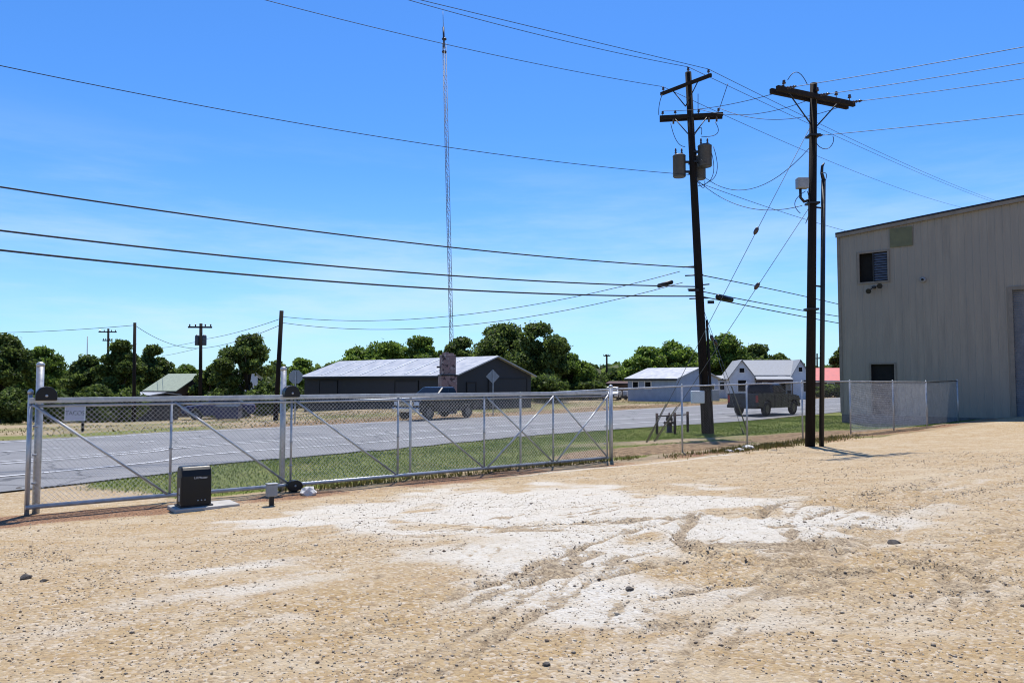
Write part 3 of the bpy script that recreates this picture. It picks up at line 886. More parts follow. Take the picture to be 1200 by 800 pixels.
# side walls and back
def flat_wall(a, b, za, zb_):
    mb.quad(Vector((a.x, a.y, BASE)), Vector((b.x, b.y, BASE)), Vector((b.x, b.y, zb_)), Vector((a.x, a.y, za)))
c0, c1 = BC, BC + BW * PW; c2, c3 = c1 + BS * PL, BC + BS * PL
flat_wall(c3, c0, EAVE, EAVE); flat_wall(c1, c2, EAVE, EAVE)
flat_wall(c2, c3, EAVE, EAVE)
mb.add([v3(c2, EAVE), v3(c3, EAVE), v3((c2 + c3) / 2, RIDGE)], [(0, 1, 2)])
wall = t.part('wall', mb, 'siding')
t.part('stem_wall', MB().prism([(0.01, 0.03), (PW - 0.01, 0.03), (PW - 0.01, -PL + 0.02), (0.01, -PL + 0.02)], (BC.x, BC.y, 0), W3, BN, UP, -1.2, BASE + 0.004), 'stem')
# roof with a fascia along the rake
mb = MB()
for sgn in (0, 1):
    e0 = bp(-0.07 if not sgn else PW + 0.07, 0.12, EAVE - 0.02); rg = bp(PW / 2, 0.12, RIDGE)
    e1 = bp(-0.07 if not sgn else PW + 0.07, -PL - 0.3, EAVE - 0.02); rg1 = bp(PW / 2, -PL - 0.3, RIDGE)
    th = UP * 0.05
    vs = [e0, rg, rg1, e1]; vs += [v + th for v in vs]
    mb.add(vs, [(0, 3, 2, 1), (4, 5, 6, 7), (0, 1, 5, 4), (2, 3, 7, 6), (0, 4, 7, 3), (1, 2, 6, 5)])
roof = t.part('roof', mb, 'roof_white')
mb = MB()
for a, b in ((-0.07, PW / 2), (PW / 2, PW + 0.07)):
    za, zb_ = (EAVE - 0.02, RIDGE) if a < 0 else (RIDGE, EAVE - 0.02)
    vs = [bp(a, 0.12, za - 0.2), bp(b, 0.12, zb_ - 0.2), bp(b, 0.12, zb_ - 0.004), bp(a, 0.12, za - 0.004)]
    vs += [p + BN * 0.03 for p in vs]
    mb.add(vs, [(0, 3, 2, 1), (4, 5, 6, 7), (0, 1, 5, 4), (2, 3, 7, 6), (0, 4, 7, 3), (1, 2, 6, 5)])
t.part('rake_trim', mb, 'trim', roof)
mb = MB()
for a, b in ((-0.07, PW / 2), (PW / 2, PW + 0.07)):
    za, zb_ = (EAVE - 0.02, RIDGE) if a < 0 else (RIDGE, EAVE - 0.02)
    vs = [bp(a, 0.13, za + 0.055), bp(b, 0.13, zb_ + 0.055), bp(b, 0.17, zb_ + 0.055), bp(a, 0.17, za + 0.055)]
    vs += [p - UP * 0.09 for p in vs]
    mb.add(vs, [(0, 3, 2, 1), (4, 5, 6, 7), (0, 1, 5, 4), (2, 3, 7, 6), (0, 4, 7, 3), (1, 2, 6, 5)])
t.part('drip_edge', mb, 'dark_steel', roof)
t.part('corner_trim', MB().box(bp(0.03, 0.035, (BASE + EAVE) / 2), (0.14, 0.02, EAVE - BASE - 0.1), W3, BN), 'trim', wall)
def frame(h, w, m, name, parent, depth=0.1):
    a, b, lo, hi = h; mb = MB()
    for u in (a, b): mb.box(bp(u, 0.02, (lo + hi) / 2), (w, depth, hi - lo + w), W3, BN)
    mb.box(bp((a + b) / 2, 0.02, hi + w * 0.01), (b - a - w, depth - 0.006, w), W3, BN)
    if lo > BASE + 0.05: mb.box(bp((a + b) / 2, 0.02, lo), (b - a - w, depth - 0.006, w), W3, BN)
    return t.part(name, mb, m, parent)
# roll-up door
a, b, lo, hi = door
mb = MB(); n = int((hi - lo) / 0.09)
for k in range(n):
    z0 = lo + (hi - lo) * k / n; z1_ = lo + (hi - lo) * (k + 1) / n; zm = (z0 + z1_) / 2
    mb.quad(bp(a, -0.14, z0), bp(b, -0.14, z0), bp(b, -0.105, zm), bp(a, -0.105, zm))
    mb.quad(bp(a, -0.105, zm), bp(b, -0.105, zm), bp(b, -0.14, z1_), bp(a, -0.14, z1_))
o = t.part('roller_door', mb, mat('door_slats', (0.2, 0.205, 0.225), 0.5, 0.1, 0.15, 2))
frame(door, 0.16, 'trim', 'door_frame', o)
o = t.part('doorway', MB().box(bp((pdoor[0] + pdoor[1]) / 2, -0.2, (pdoor[2] + pdoor[3]) / 2), (pdoor[1] - pdoor[0], 0.06, pdoor[3] - pdoor[2]), W3, BN), 'void')
frame(pdoor, 0.07, 'trim', 'door_frame', o)
a, b, lo, hi = louv; mid = (a + b) / 2 + 0.03 * 0
o = t.part('vent', MB().box(bp((a + b) / 2, -0.3, (lo + hi) / 2), (b - a, 0.05, hi - lo), W3, BN), 'void')
frame(louv, 0.09, 'trim', 'vent_frame', o)
mb = MB(); n = 11
for k in range(n):
    z = lo + 0.08 + (hi - lo - 0.16) * (k + 0.5) / n
    mb.quad(bp(mid + 0.03, 0.05, z - 0.05), bp(b - 0.06, 0.05, z - 0.05), bp(b - 0.06, -0.05, z + 0.06), bp(mid + 0.03, -0.05, z + 0.06))
t.part('louver_blades', mb, 'louver', o)
t.part('mullion', MB().box(bp(mid, 0.02, (lo + hi) / 2), (0.06, 0.09, hi - lo - 0.1), W3, BN), 'dark_steel', o)
a, b, lo, hi = patch
t.part('skylight_panel', MB().box(bp((a + b) / 2, 0.045, (lo + hi) / 2), (b - a, 0.03, hi - lo), W3, BN), 'patch')
ulf, zlf = wallpt(1025, 338)
mb = MB().box(bp(ulf, 0.12, zlf + 0.05), (0.16, 0.22, 0.12), W3, BN)
lf = t.part('wall_light', mb, 'dark_steel', bevel=0.02)
t.part('lamp_head', MB().lathe(bp(ulf - 0.18, 0.2, zlf - 0.08), [(0.06, 0), (0.13, 0.2), (0.13, 0.24)], 12, (BN - UP * 0.4)), 'dark_steel', lf)
t.part('lamp_head', MB().lathe(bp(ulf + 0.35, 0.2, zlf + 0.12), [(0.06, 0), (0.13, 0.2), (0.13, 0.24)], 12, (BN - UP * 0.3)), 'dark_steel', lf)
t.part('arm', MB().tube([bp(ulf - 0.18, 0.2, zlf - 0.08), bp(ulf, 0.15, zlf + 0.05), bp(ulf + 0.35, 0.2, zlf + 0.12)], 0.025, 6), 'dark_steel', lf)
uc, zc = wallpt(1082, 328)
mb = MB().lathe(bp(uc, 0.0, zc), [(0.13, 0), (0.13, 0.08), (0.09, 0.16)], 14, BN)
o = t.part('exhaust_flap', mb, 'box_grey')
t.part('pipe_end', MB().lathe(bp(uc, 0.15, zc), [(0.06, 0), (0.06, 0.05)], 12, BN), 'void', o)
# downspout near the door
us, _ = wallpt(1121, 470)

# ------------------------------------------------------------------ poles
P1B = gnd(828, 508); P1B.z = S(P1B.x, P1B.y); D1 = P1B.y
P1T = at(806.5, 85, D1 - 0.1)
t = Thing('utility_pole', 'leaning dark wooden utility pole with two crossarms and grey transformers', 'utility pole', P1B, 0, 'utility poles')
def p1(y):                      # axis of pole one at an image row
    a = at(828, 508, D1); 
    f = (508 - y) / (508 - 85)
    return P1B.lerp(P1T, f)
t.part('pole', MB().tube([P1B - UP * 0.3, P1B.lerp(P1T, 0.33), P1B.lerp(P1T, 0.66), P1T], [0.185, 0.17, 0.15, 0.125], 14), 'wood_pole')
# riser guards and meter cans at the foot
gv = (P1T - P1B).normalized()
mb = MB(); b0 = P1B + Vector((0.23, -0.05, 0)); mb.tube([b0 - UP * 0.1, b0 + gv * 2.3, b0 + gv * 4.6], [0.07, 0.06, 0.05], 8)
b0 = P1B + Vector((-0.17, -0.14, 0)); mb.tube([b0 - UP * 0.1, b0 + gv * 2.4], [0.06, 0.055], 8)
b0 = P1B + Vector((0.1, -0.2, 0)); mb.tube([b0 - UP * 0.1, b0 + gv * 1.7], [0.055, 0.05], 8)
t.part('riser_guard', mb, 'wood_arm')
o = t.part('meter_box', MB().box(at(817.5, 465, D1 - 0.3), (0.52, 0.22, 0.5)), 'white_paint', bevel=0.03, label='white box low on the pole')
t.part('meter_box', MB().box(at(838, 463, D1 - 0.25), (0.3, 0.2, 0.46)), 'box_grey', bevel=0.03)
def arm(t, a, b, w=0.12, h=0.14, name='crossarm', off=None):
    a, b = Vector(a), Vector(b); X = (b - a).normalized(); Y = UP.cross(X).normalized(); c = (a + b) / 2
    if off: c = c + Y * off
    return t.part(name, MB().box(c, ((b - a).length, w, h), X, Y), 'wood_arm', bevel=0.012)
def insulator(t, p, h=0.22, parent=None):
    p = Vector(p)
    t.part('insulator', MB().lathe(p, [(0.012, 0), (0.012, h * 0.35), (0.055, h * 0.4), (0.06, h * 0.55), (0.035, h * 0.62), (0.05, h * 0.75), (0.04, h * 0.95), (0.015, h)], 10), 'porcelain', parent)
    return p + UP * h
def braces(t, c, a, b, drop, frac=0.45):
    mb = MB()
    foot = c - UP * drop
    for e in (a, b):
        mb.tube([c.lerp(e, frac) - UP * 0.05, foot], 0.022, 6)
    t.part('arm_brace', mb, 'dark_steel')
UA, UB = at(774.5, 110.5, D1 + 0.95), at(833.5, 88, D1 - 1.1)
c = (UA + UB) / 2
a1 = arm(t, UA, UB, 0.11, 0.14); braces(t, c, UA, UB, 0.9, 0.5)
LA, LB = at(773, 139.5, D1 + 0.25), at(847, 135.5, D1 - 0.25)
c = (LA + LB) / 2
a2 = arm(t, LA, LB, 0.11, 0.15, off=-0.16); a3 = arm(t, LA, LB, 0.11, 0.15, off=0.16); braces(t, c, LA, LB, 0.85, 0.5)
offU = UP.cross((UB - UA).normalized()).normalized() * 0.0
I1 = insulator(t, UB.lerp(UA, 0.05) + offU + UP * 0.06)
I2 = insulator(t, P1T - UP * 0.02, 0.25)
I3 = insulator(t, UA.lerp(UB, 0.05) + offU + UP * 0.06)
offL = UP.cross((LB - LA).normalized()).normalized() * -0.16
J = [insulator(t, LA.lerp(LB, f) + offL + UP * 0.07, 0.2) for f in (0.05, 0.25, 0.62, 0.93)]
# fuse cutouts hanging from the lower arm
for f in (0.22, 0.78, 0.9):
    p = LA.lerp(LB, f) + offL
    t.part('cutout', MB().tube([p + UP * 0.05, p - UP * 0.28 - offL * 0.4], 0.04, 8), 'porcelain')
def can(t, c, r, h, side):
    mb = MB().lathe(c - UP * h / 2, [(r * 0.92, 0), (r, 0.03), (r, h - 0.06), (r * 1.03, h - 0.055), (r * 1.03, h - 0.02), (r * 0.8, h + 0.03), (r * 0.2, h + 0.06)], 18)
    o = t.part('transformer', mb, 'can')
    for dx in (-0.5, 0.45):
        t.part('bushing', MB().lathe(c + Vector((dx * r, 0.05, h / 2)), [(0.05, 0), (0.03, 0.08), (0.05, 0.12), (0.03, 0.18), (0.045, 0.22), (0.02, 0.32)], 10), 'porcelain', o)
    for hh in (-0.25, 0.2): t.part('mounting_lug', MB().box(c + Vector((side * (r + 0.08), 0, hh * h)), (0.22, 0.1, 0.08)), 'dark_steel', o)
    return o
can(t, at(796, 195, D1 - 0.05), 0.26, 0.9, 1)
can(t, at(826, 183, D1 - 0.2), 0.28, 0.88, -1)
can(t, at(819.5, 197, D1 + 0.45), 0.26, 0.95, -1)
# drop leads on the pole
def curve3(a, b, sagv, n=10):
    a, b, s_ = Vector(a), Vector(b), Vector(sagv)
    return [a.lerp(b, i / n) + s_ * (4 * (i / n) * (1 - i / n)) for i in range(n + 1)]
mb = MB()
for (a, b, s_) in [((786, 145), (803, 172), (-0.05, 0, -0.25)), ((838, 143), (822, 160), (0.3, -0.2, -0.25)), ((836, 172), (828, 214), (0.25, -0.1, -0.3)), ((833, 176), (818, 218), (0.3, -0.1, -0.35)), ((776, 111), (772, 135), (-0.05, 0, 0)), ((853, 98), (842, 131), (0, 0, 0)), ((813, 160), (822, 158), (0.1, -0.1, 0.3)), ((815, 208), (826, 212), (0.05, -0.2, -0.4)), ((818, 110), (818, 136), (0, 0, 0)), ((814, 185), (828, 190), (0.0, -0.5, -0.2))]:
    t.part('drop_lead', MB().tube(curve3(at(a[0], a[1], D1 - 0.3), at(b[0], b[1], D1 - 0.3), s_), 0.014, 5), 'wire')
# telecom hardware
mb = MB()
for y, x0, x1 in ((312, 800, 816), (322, 803, 824), (338, 806, 826), (333, 820, 831), (349, 808, 830)):
    mb.tube([at(x0, y + 1, D1 - 0.1), at(x1, y, D1 + 0.1)], 0.03, 6)
mb.box(at(813, 340, D1 - 0.2), (0.42, 0.1, 0.1)); mb.box(at(833, 354, D1 + 0.2), (0.25, 0.1, 0.12))
t.part('cable_bracket', mb, 'dark_steel')

# pole two
P2B = gnd(949, 523); P2B.z = S(P2B.x, P2B.y); D2 = P2B.y
P2T = at(953.5, 98, D2)
t2 = Thing('utility_pole', 'straight dark wooden utility pole with a double crossarm in front of the metal building', 'utility pole', P2B, 0, 'utility poles')
t2.part('pole', MB().tube([P2B - UP * 0.3, P2B.lerp(P2T, 0.5), P2T], [0.15, 0.135, 0.11], 14), 'wood_pole')
def p2(y): return P2B.lerp(P2T, (523 - y) / 425)
KA, KB = at(911, 105, D2 - 0.75), at(1001, 124, D2 + 0.75)
c = p2(113.5); sh = c - (KA + KB) / 2; sh.z = 0; KA += sh; KB += sh
arm(t2, KA, KB, 0.11, 0.16, off=0.13); arm(t2, KA, KB, 0.11, 0.16, off=-0.13); braces(t2, c, KA, KB, 1.05, 0.62)
perp2 = UP.cross((KB - KA).normalized()).normalized()
K = []
for f in (0.08, 0.5, 0.93):
    insulator(t2, KA.lerp(KB, f) - perp2 * 0.15 + UP * 0.09, 0.2)
    K.append((KA.lerp(KB, f) + perp2 * 0.25, KA.lerp(KB, f) - perp2 * 0.25))
insulator(t2, KA.lerp(KB, 0.16) + perp2 * 0.15 + UP * 0.09, 0.2)
insulator(t2, KA.lerp(KB, 0.75) - perp2 * 0.15 + UP * 0.09, 0.2)
lampc = at(940, 215, D2 - 0.1)
o = t2.part('junction_box', MB().box(lampc, (0.36, 0.24, 0.34)), 'box_grey', bevel=0.03)
t2.part('conduit_elbow', MB().tube([lampc - UP * 0.17 + Vector((-0.06, 0, 0)), lampc - UP * 0.45 + Vector((-0.06, 0, 0)), lampc - UP * 0.58 + Vector((0.05, 0, 0)), p2(237) + Vector((-0.12, 0, 0))], 0.045, 8), 'dark_steel', o)
mb = MB()
for a, b, s_ in [((944, 224), (938, 250), (-0.25, 0, 0)), ((946, 224), (944, 262), (0.1, 0, 0)), ((923, 94), (946, 99), (0, 0, 0.32)), ((962, 203), (967, 212), (0.1, 0, 0.1))]:
    t2.part('drop_lead', MB().tube(curve3(at(a[0], a[1], D2 - 0.2), at(b[0], b[1], D2 - 0.2), s_), 0.012, 5), 'wire')
t2.part('drop_lead', MB().tube(catmull([Vector(at(x_, y_, D2 - 0.15)) for x_, y_ in ((976, 159.5), (977, 165), (974, 172), (967, 175), (960, 172), (956, 166))], 4) if False else [at(x_, y_, D2 - 0.15) for x_, y_ in ((976, 159.5), (977, 163), (976.3, 167), (974.5, 170.5), (971.5, 173.5), (968, 174.8), (964, 174.2), (960, 172), (956, 167))], 0.012, 5), 'wire')
for a in (161, 241, 365): t2.part('pole_band', MB().box(p2(a), (0.36, 0.36, 0.06)), 'dark_steel')
# service riser pipe beside pole two
RB = gnd(962.5, 523); RB.z = S(RB.x, RB.y); RT = at(965, 211, RB.y)
t3 = Thing('service_riser', 'slim dark riser pipe standing beside the straight utility pole', 'riser pipe', RB)
t3.part('pipe', MB().tube([RB - UP * 0.2, RT], [0.075, 0.068], 10), 'dark_steel')
t3.part('weatherhead', MB().tube([RT, at(963, 203, RB.y), at(963.5, 195, RB.y), at(966, 191, RB.y)], [0.06, 0.05, 0.045, 0.02], 8), 'dark_steel')
mb = MB()
for y in (245, 337): mb.tube([p2(y), at(965, y - 1, RB.y)], 0.03, 6)
t3.part('standoff_bracket', mb, 'dark_steel')

# ------------------------------------------------------------------ wires
WN = 0
def wire(label, pts, r=0.012, m='wire', group='overhead wires', name='power_line'):
    c = Vector(pts[0])
    o = single(name, MB().tube(pts, r, 5), m, label, 'wire', c, group)
    return o
def plane_pt(o, d, px, py):
    """pixel ray meets the vertical plane through o along d"""
    q = ray(px, py)
    det = q.x * (-d.y) + q.y * d.x
    tt = (o.x * (-d.y) + o.y * d.x) / det
    w = q * tt
    s = (w.x - o.x) * d.x + (w.y - o.y) * d.y
    return s, EYE + w.z
def span(label, o, d, mid, end, ext, r, m='wire', name='power_line'):
    d = Vector(d).normalized(); s1, z1 = plane_pt(o, d, *mid); s2, z2 = plane_pt(o, d, *end)
    # parabola through o, mid, end
    A = np.array([[s1 * s1, s1], [s2 * s2, s2]]); k = np.linalg.solve(A, np.array([z1 - o.z, z2 - o.z]))
    n = 36
    pts = [Vector((o.x + d.x * s, o.y + d.y * s, o.z + k[0] * s * s + k[1] * s)) for s in [s2 * ext * i / n for i in range(n + 1)]]
    wire(label, pts, r, m, name=name)
DL = (-0.86, -0.5)
DR = (0.66, 0.751)
span('upper of a close pair of thin wires leaving the leaning pole to the left', I1, DL, (700, 50), (492, 0), 1.5, 0.011)
span('lower of a close pair of thin wires leaving the leaning pole to the left', I2, DL, (700, 57), (478, 0), 1.5, 0.011)
span('thin wire from the far end of the top crossarm leaving the photo at the top', I3, DL, (600, 69), (310, 0), 1.4, 0.011)
span('single bare wire sloping left from the transformers across the middle sky', p1(207), DL, (600, 183), (0, 77), 1.2, 0.012)
span('upper thick cable sloping left from the leaning pole with a small splice', p1(316), DL, (600, 297), (0, 219), 1.2, 0.024, name='telephone_cable')
span('middle thick cable of the three running left from the leaning pole', p1(338), DL, (600, 327.5), (0, 270), 1.2, 0.026, name='telephone_cable')
span('lowest thick cable of the three running left from the leaning pole', p1(349), DL, (600, 342.5), (0, 293), 1.2, 0.028, name='telephone_cable')
span('upper of two close wires falling right from the leaning pole behind the building roof', I1, DR, (960, 145), (1155, 231), 1.5, 0.012)
span('lower of two close wires falling right from the leaning pole behind the building roof', I2, DR, (950, 146), (1148, 231), 1.5, 0.012)
span('third wire falling right below the close pair behind the building roof', I3, DR, (900, 158), (1115, 240), 1.5, 0.012)
span('bare wire falling right from the transformers to the building eave', p1(214), DR, (900, 243), (985, 269), 1.4, 0.012)
span('upper cable falling right from the leaning pole past the building corner', p1(324), DR, (905, 339), (985, 357), 2.0, 0.022, name='telephone_cable')
span('middle cable with a black splice case falling right from the leaning pole', p1(343), DR, (905, 357.5), (985, 371), 2.0, 0.022, name='telephone_cable')
span('lowest cable falling right from the leaning pole past the building corner', p1(349), DR, (905, 364), (985, 379), 2.0, 0.024, name='telephone_cable')
# splice cases on the cables
sp_d = Vector(DR).normalized()
def splice(px0, px1, y0, y1, o, d, r, label):
    s0, z0 = plane_pt(o, Vector(d).normalized(), px0, y0); s1, z1 = plane_pt(o, Vector(d).normalized(), px1, y1)
    d = Vector(d).normalized()
    a = Vector((o.x + d.x * s0, o.y + d.y * s0, z0)); b = Vector((o.x + d.x * s1, o.y + d.y * s1, z1))
    single('splice_case', MB().tube([a, a.lerp(b, 0.08), a.lerp(b, 0.92), b], [r * 0.4, r, r, r * 0.4], 10), 'black_plastic', label, 'splice case', a, 'cable splice cases')
splice(840, 858, 347.5, 351.5, p1(343), DR, 0.13, 'fat black splice case hanging on the middle cable right of the leaning pole')
# between the poles
k2 = t2
def slack(label, a, b, sag, r=0.011, n=16, name='power_line'):
    wire(label, [Vector(a).lerp(Vector(b), i / n) - UP * (sag * 4 * (i / n) * (1 - i / n)) for i in range(n + 1)], r, name=name)
slack('wire joining the left end of the double crossarm to the leaning pole', K[0][0], J[0], 0.15)
slack('wire joining the middle of the double crossarm to the leaning pole', K[1][0], J[2], 0.35)
slack('wire joining the right end of the double crossarm to the leaning pole', K[2][0], J[3], 0.45)
slack('sagging wire between the two big poles, looping below the transformers', at(826, 208, D1), at(949, 173, D2), 0.9, 0.012)
slack('sagging cable from below the transformers to the box on the straight pole', at(818, 212, D1), at(940, 241, D2), 0.55, 0.012)
dq = (0.60, -0.80)
for lab, o_, mid, end in [('topmost of the wires leaving the straight pole to the right', K[0][1], (1060, 79), (1200, 53)), ('second wire leaving the double crossarm to the right', K[1][1], (1080, 93), (1200, 72)), ('third wire leaving the right end of the double crossarm', K[2][1], (1100, 106.5), (1200, 91)), ('lowest wire to the right, dead ended below the double crossarm', p2(161), (1080, 150), (1200, 132))]:
    d = Vector(dq).normalized(); s2, z2 = plane_pt(o_, d, *end)
    n = 24
    e = Vector((o_.x + d.x * s2, o_.y + d.y * s2, z2))
    pts = [o_.lerp(e, 1.5 * i / n) - UP * (0.04 * s2 / 5 * 4 * (i / n) * (1 - i / n)) for i in range(n + 1)]
    wire(lab, pts, 0.010)
    # dead-end string
    t2.part('strain_insulator', MB().lathe(o_, [(0.02, 0), (0.05, 0.04), (0.02, 0.1), (0.05, 0.14), (0.02, 0.2), (0.05, 0.24), (0.015, 0.34)], 8, (e - o_)), 'porcelain')
# guy wires
ANC = gnd(757, 518); ANC2 = gnd(766, 517)
def guy(label, a, b, f_ins, guard=0.12):
    a, b = Vector(a), Vector(b)
    t = Thing('guy_wire', label, 'guy wire', b, 0, 'guy wires')
    t.part('strand', MB().tube([a, b - UP * 0.1], 0.010, 5), 'wire_bare')
    c = a.lerp(b, f_ins)
    t.part('strain_insulator', MB().lathe(c, [(0.015, 0), (0.06, 0.06), (0.07, 0.14), (0.06, 0.22), (0.015, 0.28)], 10, b - a), 'porcelain')
    t.part('guard', MB().tube([b - UP * 0.02, b.lerp(a, guard)], 0.022, 8), 'yellow')
guy('long guy wire from under the double crossarm down to left of the hydrant', p2(143), ANC, 0.31, 0.13)
guy('shorter guy wire from the box on the straight pole down to left of the hydrant', p2(240), ANC2, 0.31, 0.16)
guy('guy wire from the leaning pole down to the grass right of it', p1(352), gnd(877, 507), 0.3, 0.35)
guy('short guy wire close beside the leaning pole, dropping to the grass right of it', p1(356), gnd(872, 509), 0.25, 0.05)

# ------------------------------------------------------------------ small poles beyond the road
def small_pole(label, px, ytop, ybase, Y, r, arms=(), cans=0, lean=0, name='utility_pole'):
    x = at(px, 446, Y).x; zb = Z(x, Y)
    top = at(px + lean, ytop, Y)
    b = Vector((x, Y, zb))
    t = Thing(name, label, 'utility pole', b, 0, 'utility poles')
    t.part('pole', MB().tube([b - UP * 0.3, top], [r * 1.25, r], 10), 'wood_pole')
    for (yy, hw) in arms:
        c = at(px + lean, yy, Y); w = hw * Y / F
        t.part('crossarm', MB().box(c + Vector((0, -r - 0.05, 0)), (2 * w, 0.1, 0.13), (1, 0.12, 0), (-0.12, 1, 0)), 'wood_arm')
        for k in (-0.9, -0.4, 0.45, 0.92): t.part('insulator', MB().lathe(c + Vector((w * k, -r - 0.05, 0.06)), [(0.02, 0), (0.06, 0.05), (0.06, 0.14), (0.02, 0.2)], 8), 'porcelain')
    for k in range(cans):
        c = at(px + (-4.5 if k == 0 else 4.0), 398, Y)
        t.part('transformer', MB().lathe(c - UP * 0.45, [(0.16, 0), (0.17, 0.05), (0.17, 0.7), (0.15, 0.78), (0.05, 0.86)], 12), 'can')
    return t, b, top
_, pa_b, pa_t = small_pole('thin bare dark pole rising from the dark trees on the left', 158, 378, 470, 52, 0.10)
_, pb_b, pb_t = small_pole('utility pole with one crossarm and two transformers beside the green roofed house', 235.5, 379, 470, 60, 0.12, [(383.5, 13.5)], 2)
_, pc_b, pc_t = small_pole('plain dark pole leaning right across the road behind the thick gate post', 323.5, 364, 491, 41.5, 0.11, lean=6.5)
_, pd_b, pd_t = small_pole('distant utility pole with two crossarms standing among the dark trees', 127, 385, 460, 90, 0.12, [(389, 10), (399, 5.5)])
_, pe_b, pe_t = small_pole('distant small utility pole with a transformer in the gap between tree clumps', 711, 415, 455, 110, 0.13, [(417, 4)], 0)
_, pf_b, pf_t = small_pole('tiny far pole seen between the straight pole and its riser pipe', 957.5, 414, 445, 140, 0.13, [(420, 2.5)], 0)
# slim antenna and vent pipe
x = at(102, 446, 92).x
single('antenna_mast', MB().tube([(x, 92, Z(x, 92)), at(102.5, 394, 92)], 0.05, 6), 'mast', 'thin antenna mast among the dark trees on the left', 'antenna', (x, 92, Z(x, 92)))
def wpx(label, a, b, sag, r):
    slack(label, a, b, sag, r, 18)
wpx('thin wire from the plain leaning pole to the big leaning pole, upper of two', at(330, 371, 41.5), at(797, 318, D1), 0.9, 0.014)
wpx('thin wire from the plain leaning pole to the big leaning pole, lower of two', at(330, 378, 41.5), at(800, 331, D1), 1.0, 0.014)
wpx('wire from the left photo edge to the thin bare pole', at(-40, 390, 62), at(158, 381, 52), 0.15, 0.018)
wpx('wire dropping from the thin bare pole to the pole with two transformers', at(158, 381, 52), at(235, 408, 60), 0.45, 0.018)
wpx('upper wire from the two transformer pole up to the plain leaning pole', at(235, 398, 60), at(330, 373, 41.5), 0.15, 0.016)
wpx('lower wire from the two transformer pole up to the plain leaning pole', at(235, 408, 60), at(330, 380, 41.5), 0.25, 0.016)
wpx('faint wire left of the two transformer pole, upper', at(186, 408, 80), at(232, 400, 60), 0.05, 0.016)
wpx('faint wire left of the two transformer pole, lower', at(190, 417, 80), at(232, 408, 60), 0.05, 0.016)
splice(770, 789, 335.5, 330, Vector(at(800, 331, D1)), (-0.98, 0.2), 0.09, 'slim black splice case on the thin wire left of the leaning pole')

# ------------------------------------------------------------------ lattice mast
MY = 120.0
mbase = at(530.5, 446, MY); mbase.z = Z(mbase.x, MY); mtop = at(520.5, 50, MY)
t = Thing('radio_mast', 'tall slender steel lattice radio mast rising behind the brick pillar', 'radio mast', mbase)
def mpt(f, k, r):
    a = 2 * math.pi * k / 3 + 0.5
    return mbase.lerp(mtop, f) + Vector((math.cos(a), math.sin(a), 0)) * r
mb = MB()
RM = 0.33
for k in range(3): mb.tube([mpt(0, k, RM), mpt(1, k, RM)], 0.05, 6)
t.part('leg_frame', mb, 'mast')
mb = MB(); n = 62
for i in range(n):
    for k in range(3):
        a, b = mpt(i / n, k, RM), mpt((i + 1) / n, (k + 1) % 3, RM)
        mb.tube([a, b], 0.024, 4, False)
        if i % 2 == 0: mb.tube([mpt(i / n, k, RM), mpt(i / n, (k + 1) % 3, RM)], 0.022, 4, False)
t.part('lattice_bracing', mb, 'mast')
t.part('antenna', MB().tube([mtop - UP * 1.0, at(519.6, 32, MY)], 0.16, 8), 'mast_red')
t.part('whip', MB().tube([at(519.6, 33, MY), at(519, 13, MY)], [0.06, 0.04], 6), 'mast')
mb = MB()
for y in (46, 61): mb.lathe(at(520.6, y, MY), [(0.36, -0.12), (0.4, 0), (0.36, 0.12)], 10)
t.part('antenna_collar', mb, 'mast_red')

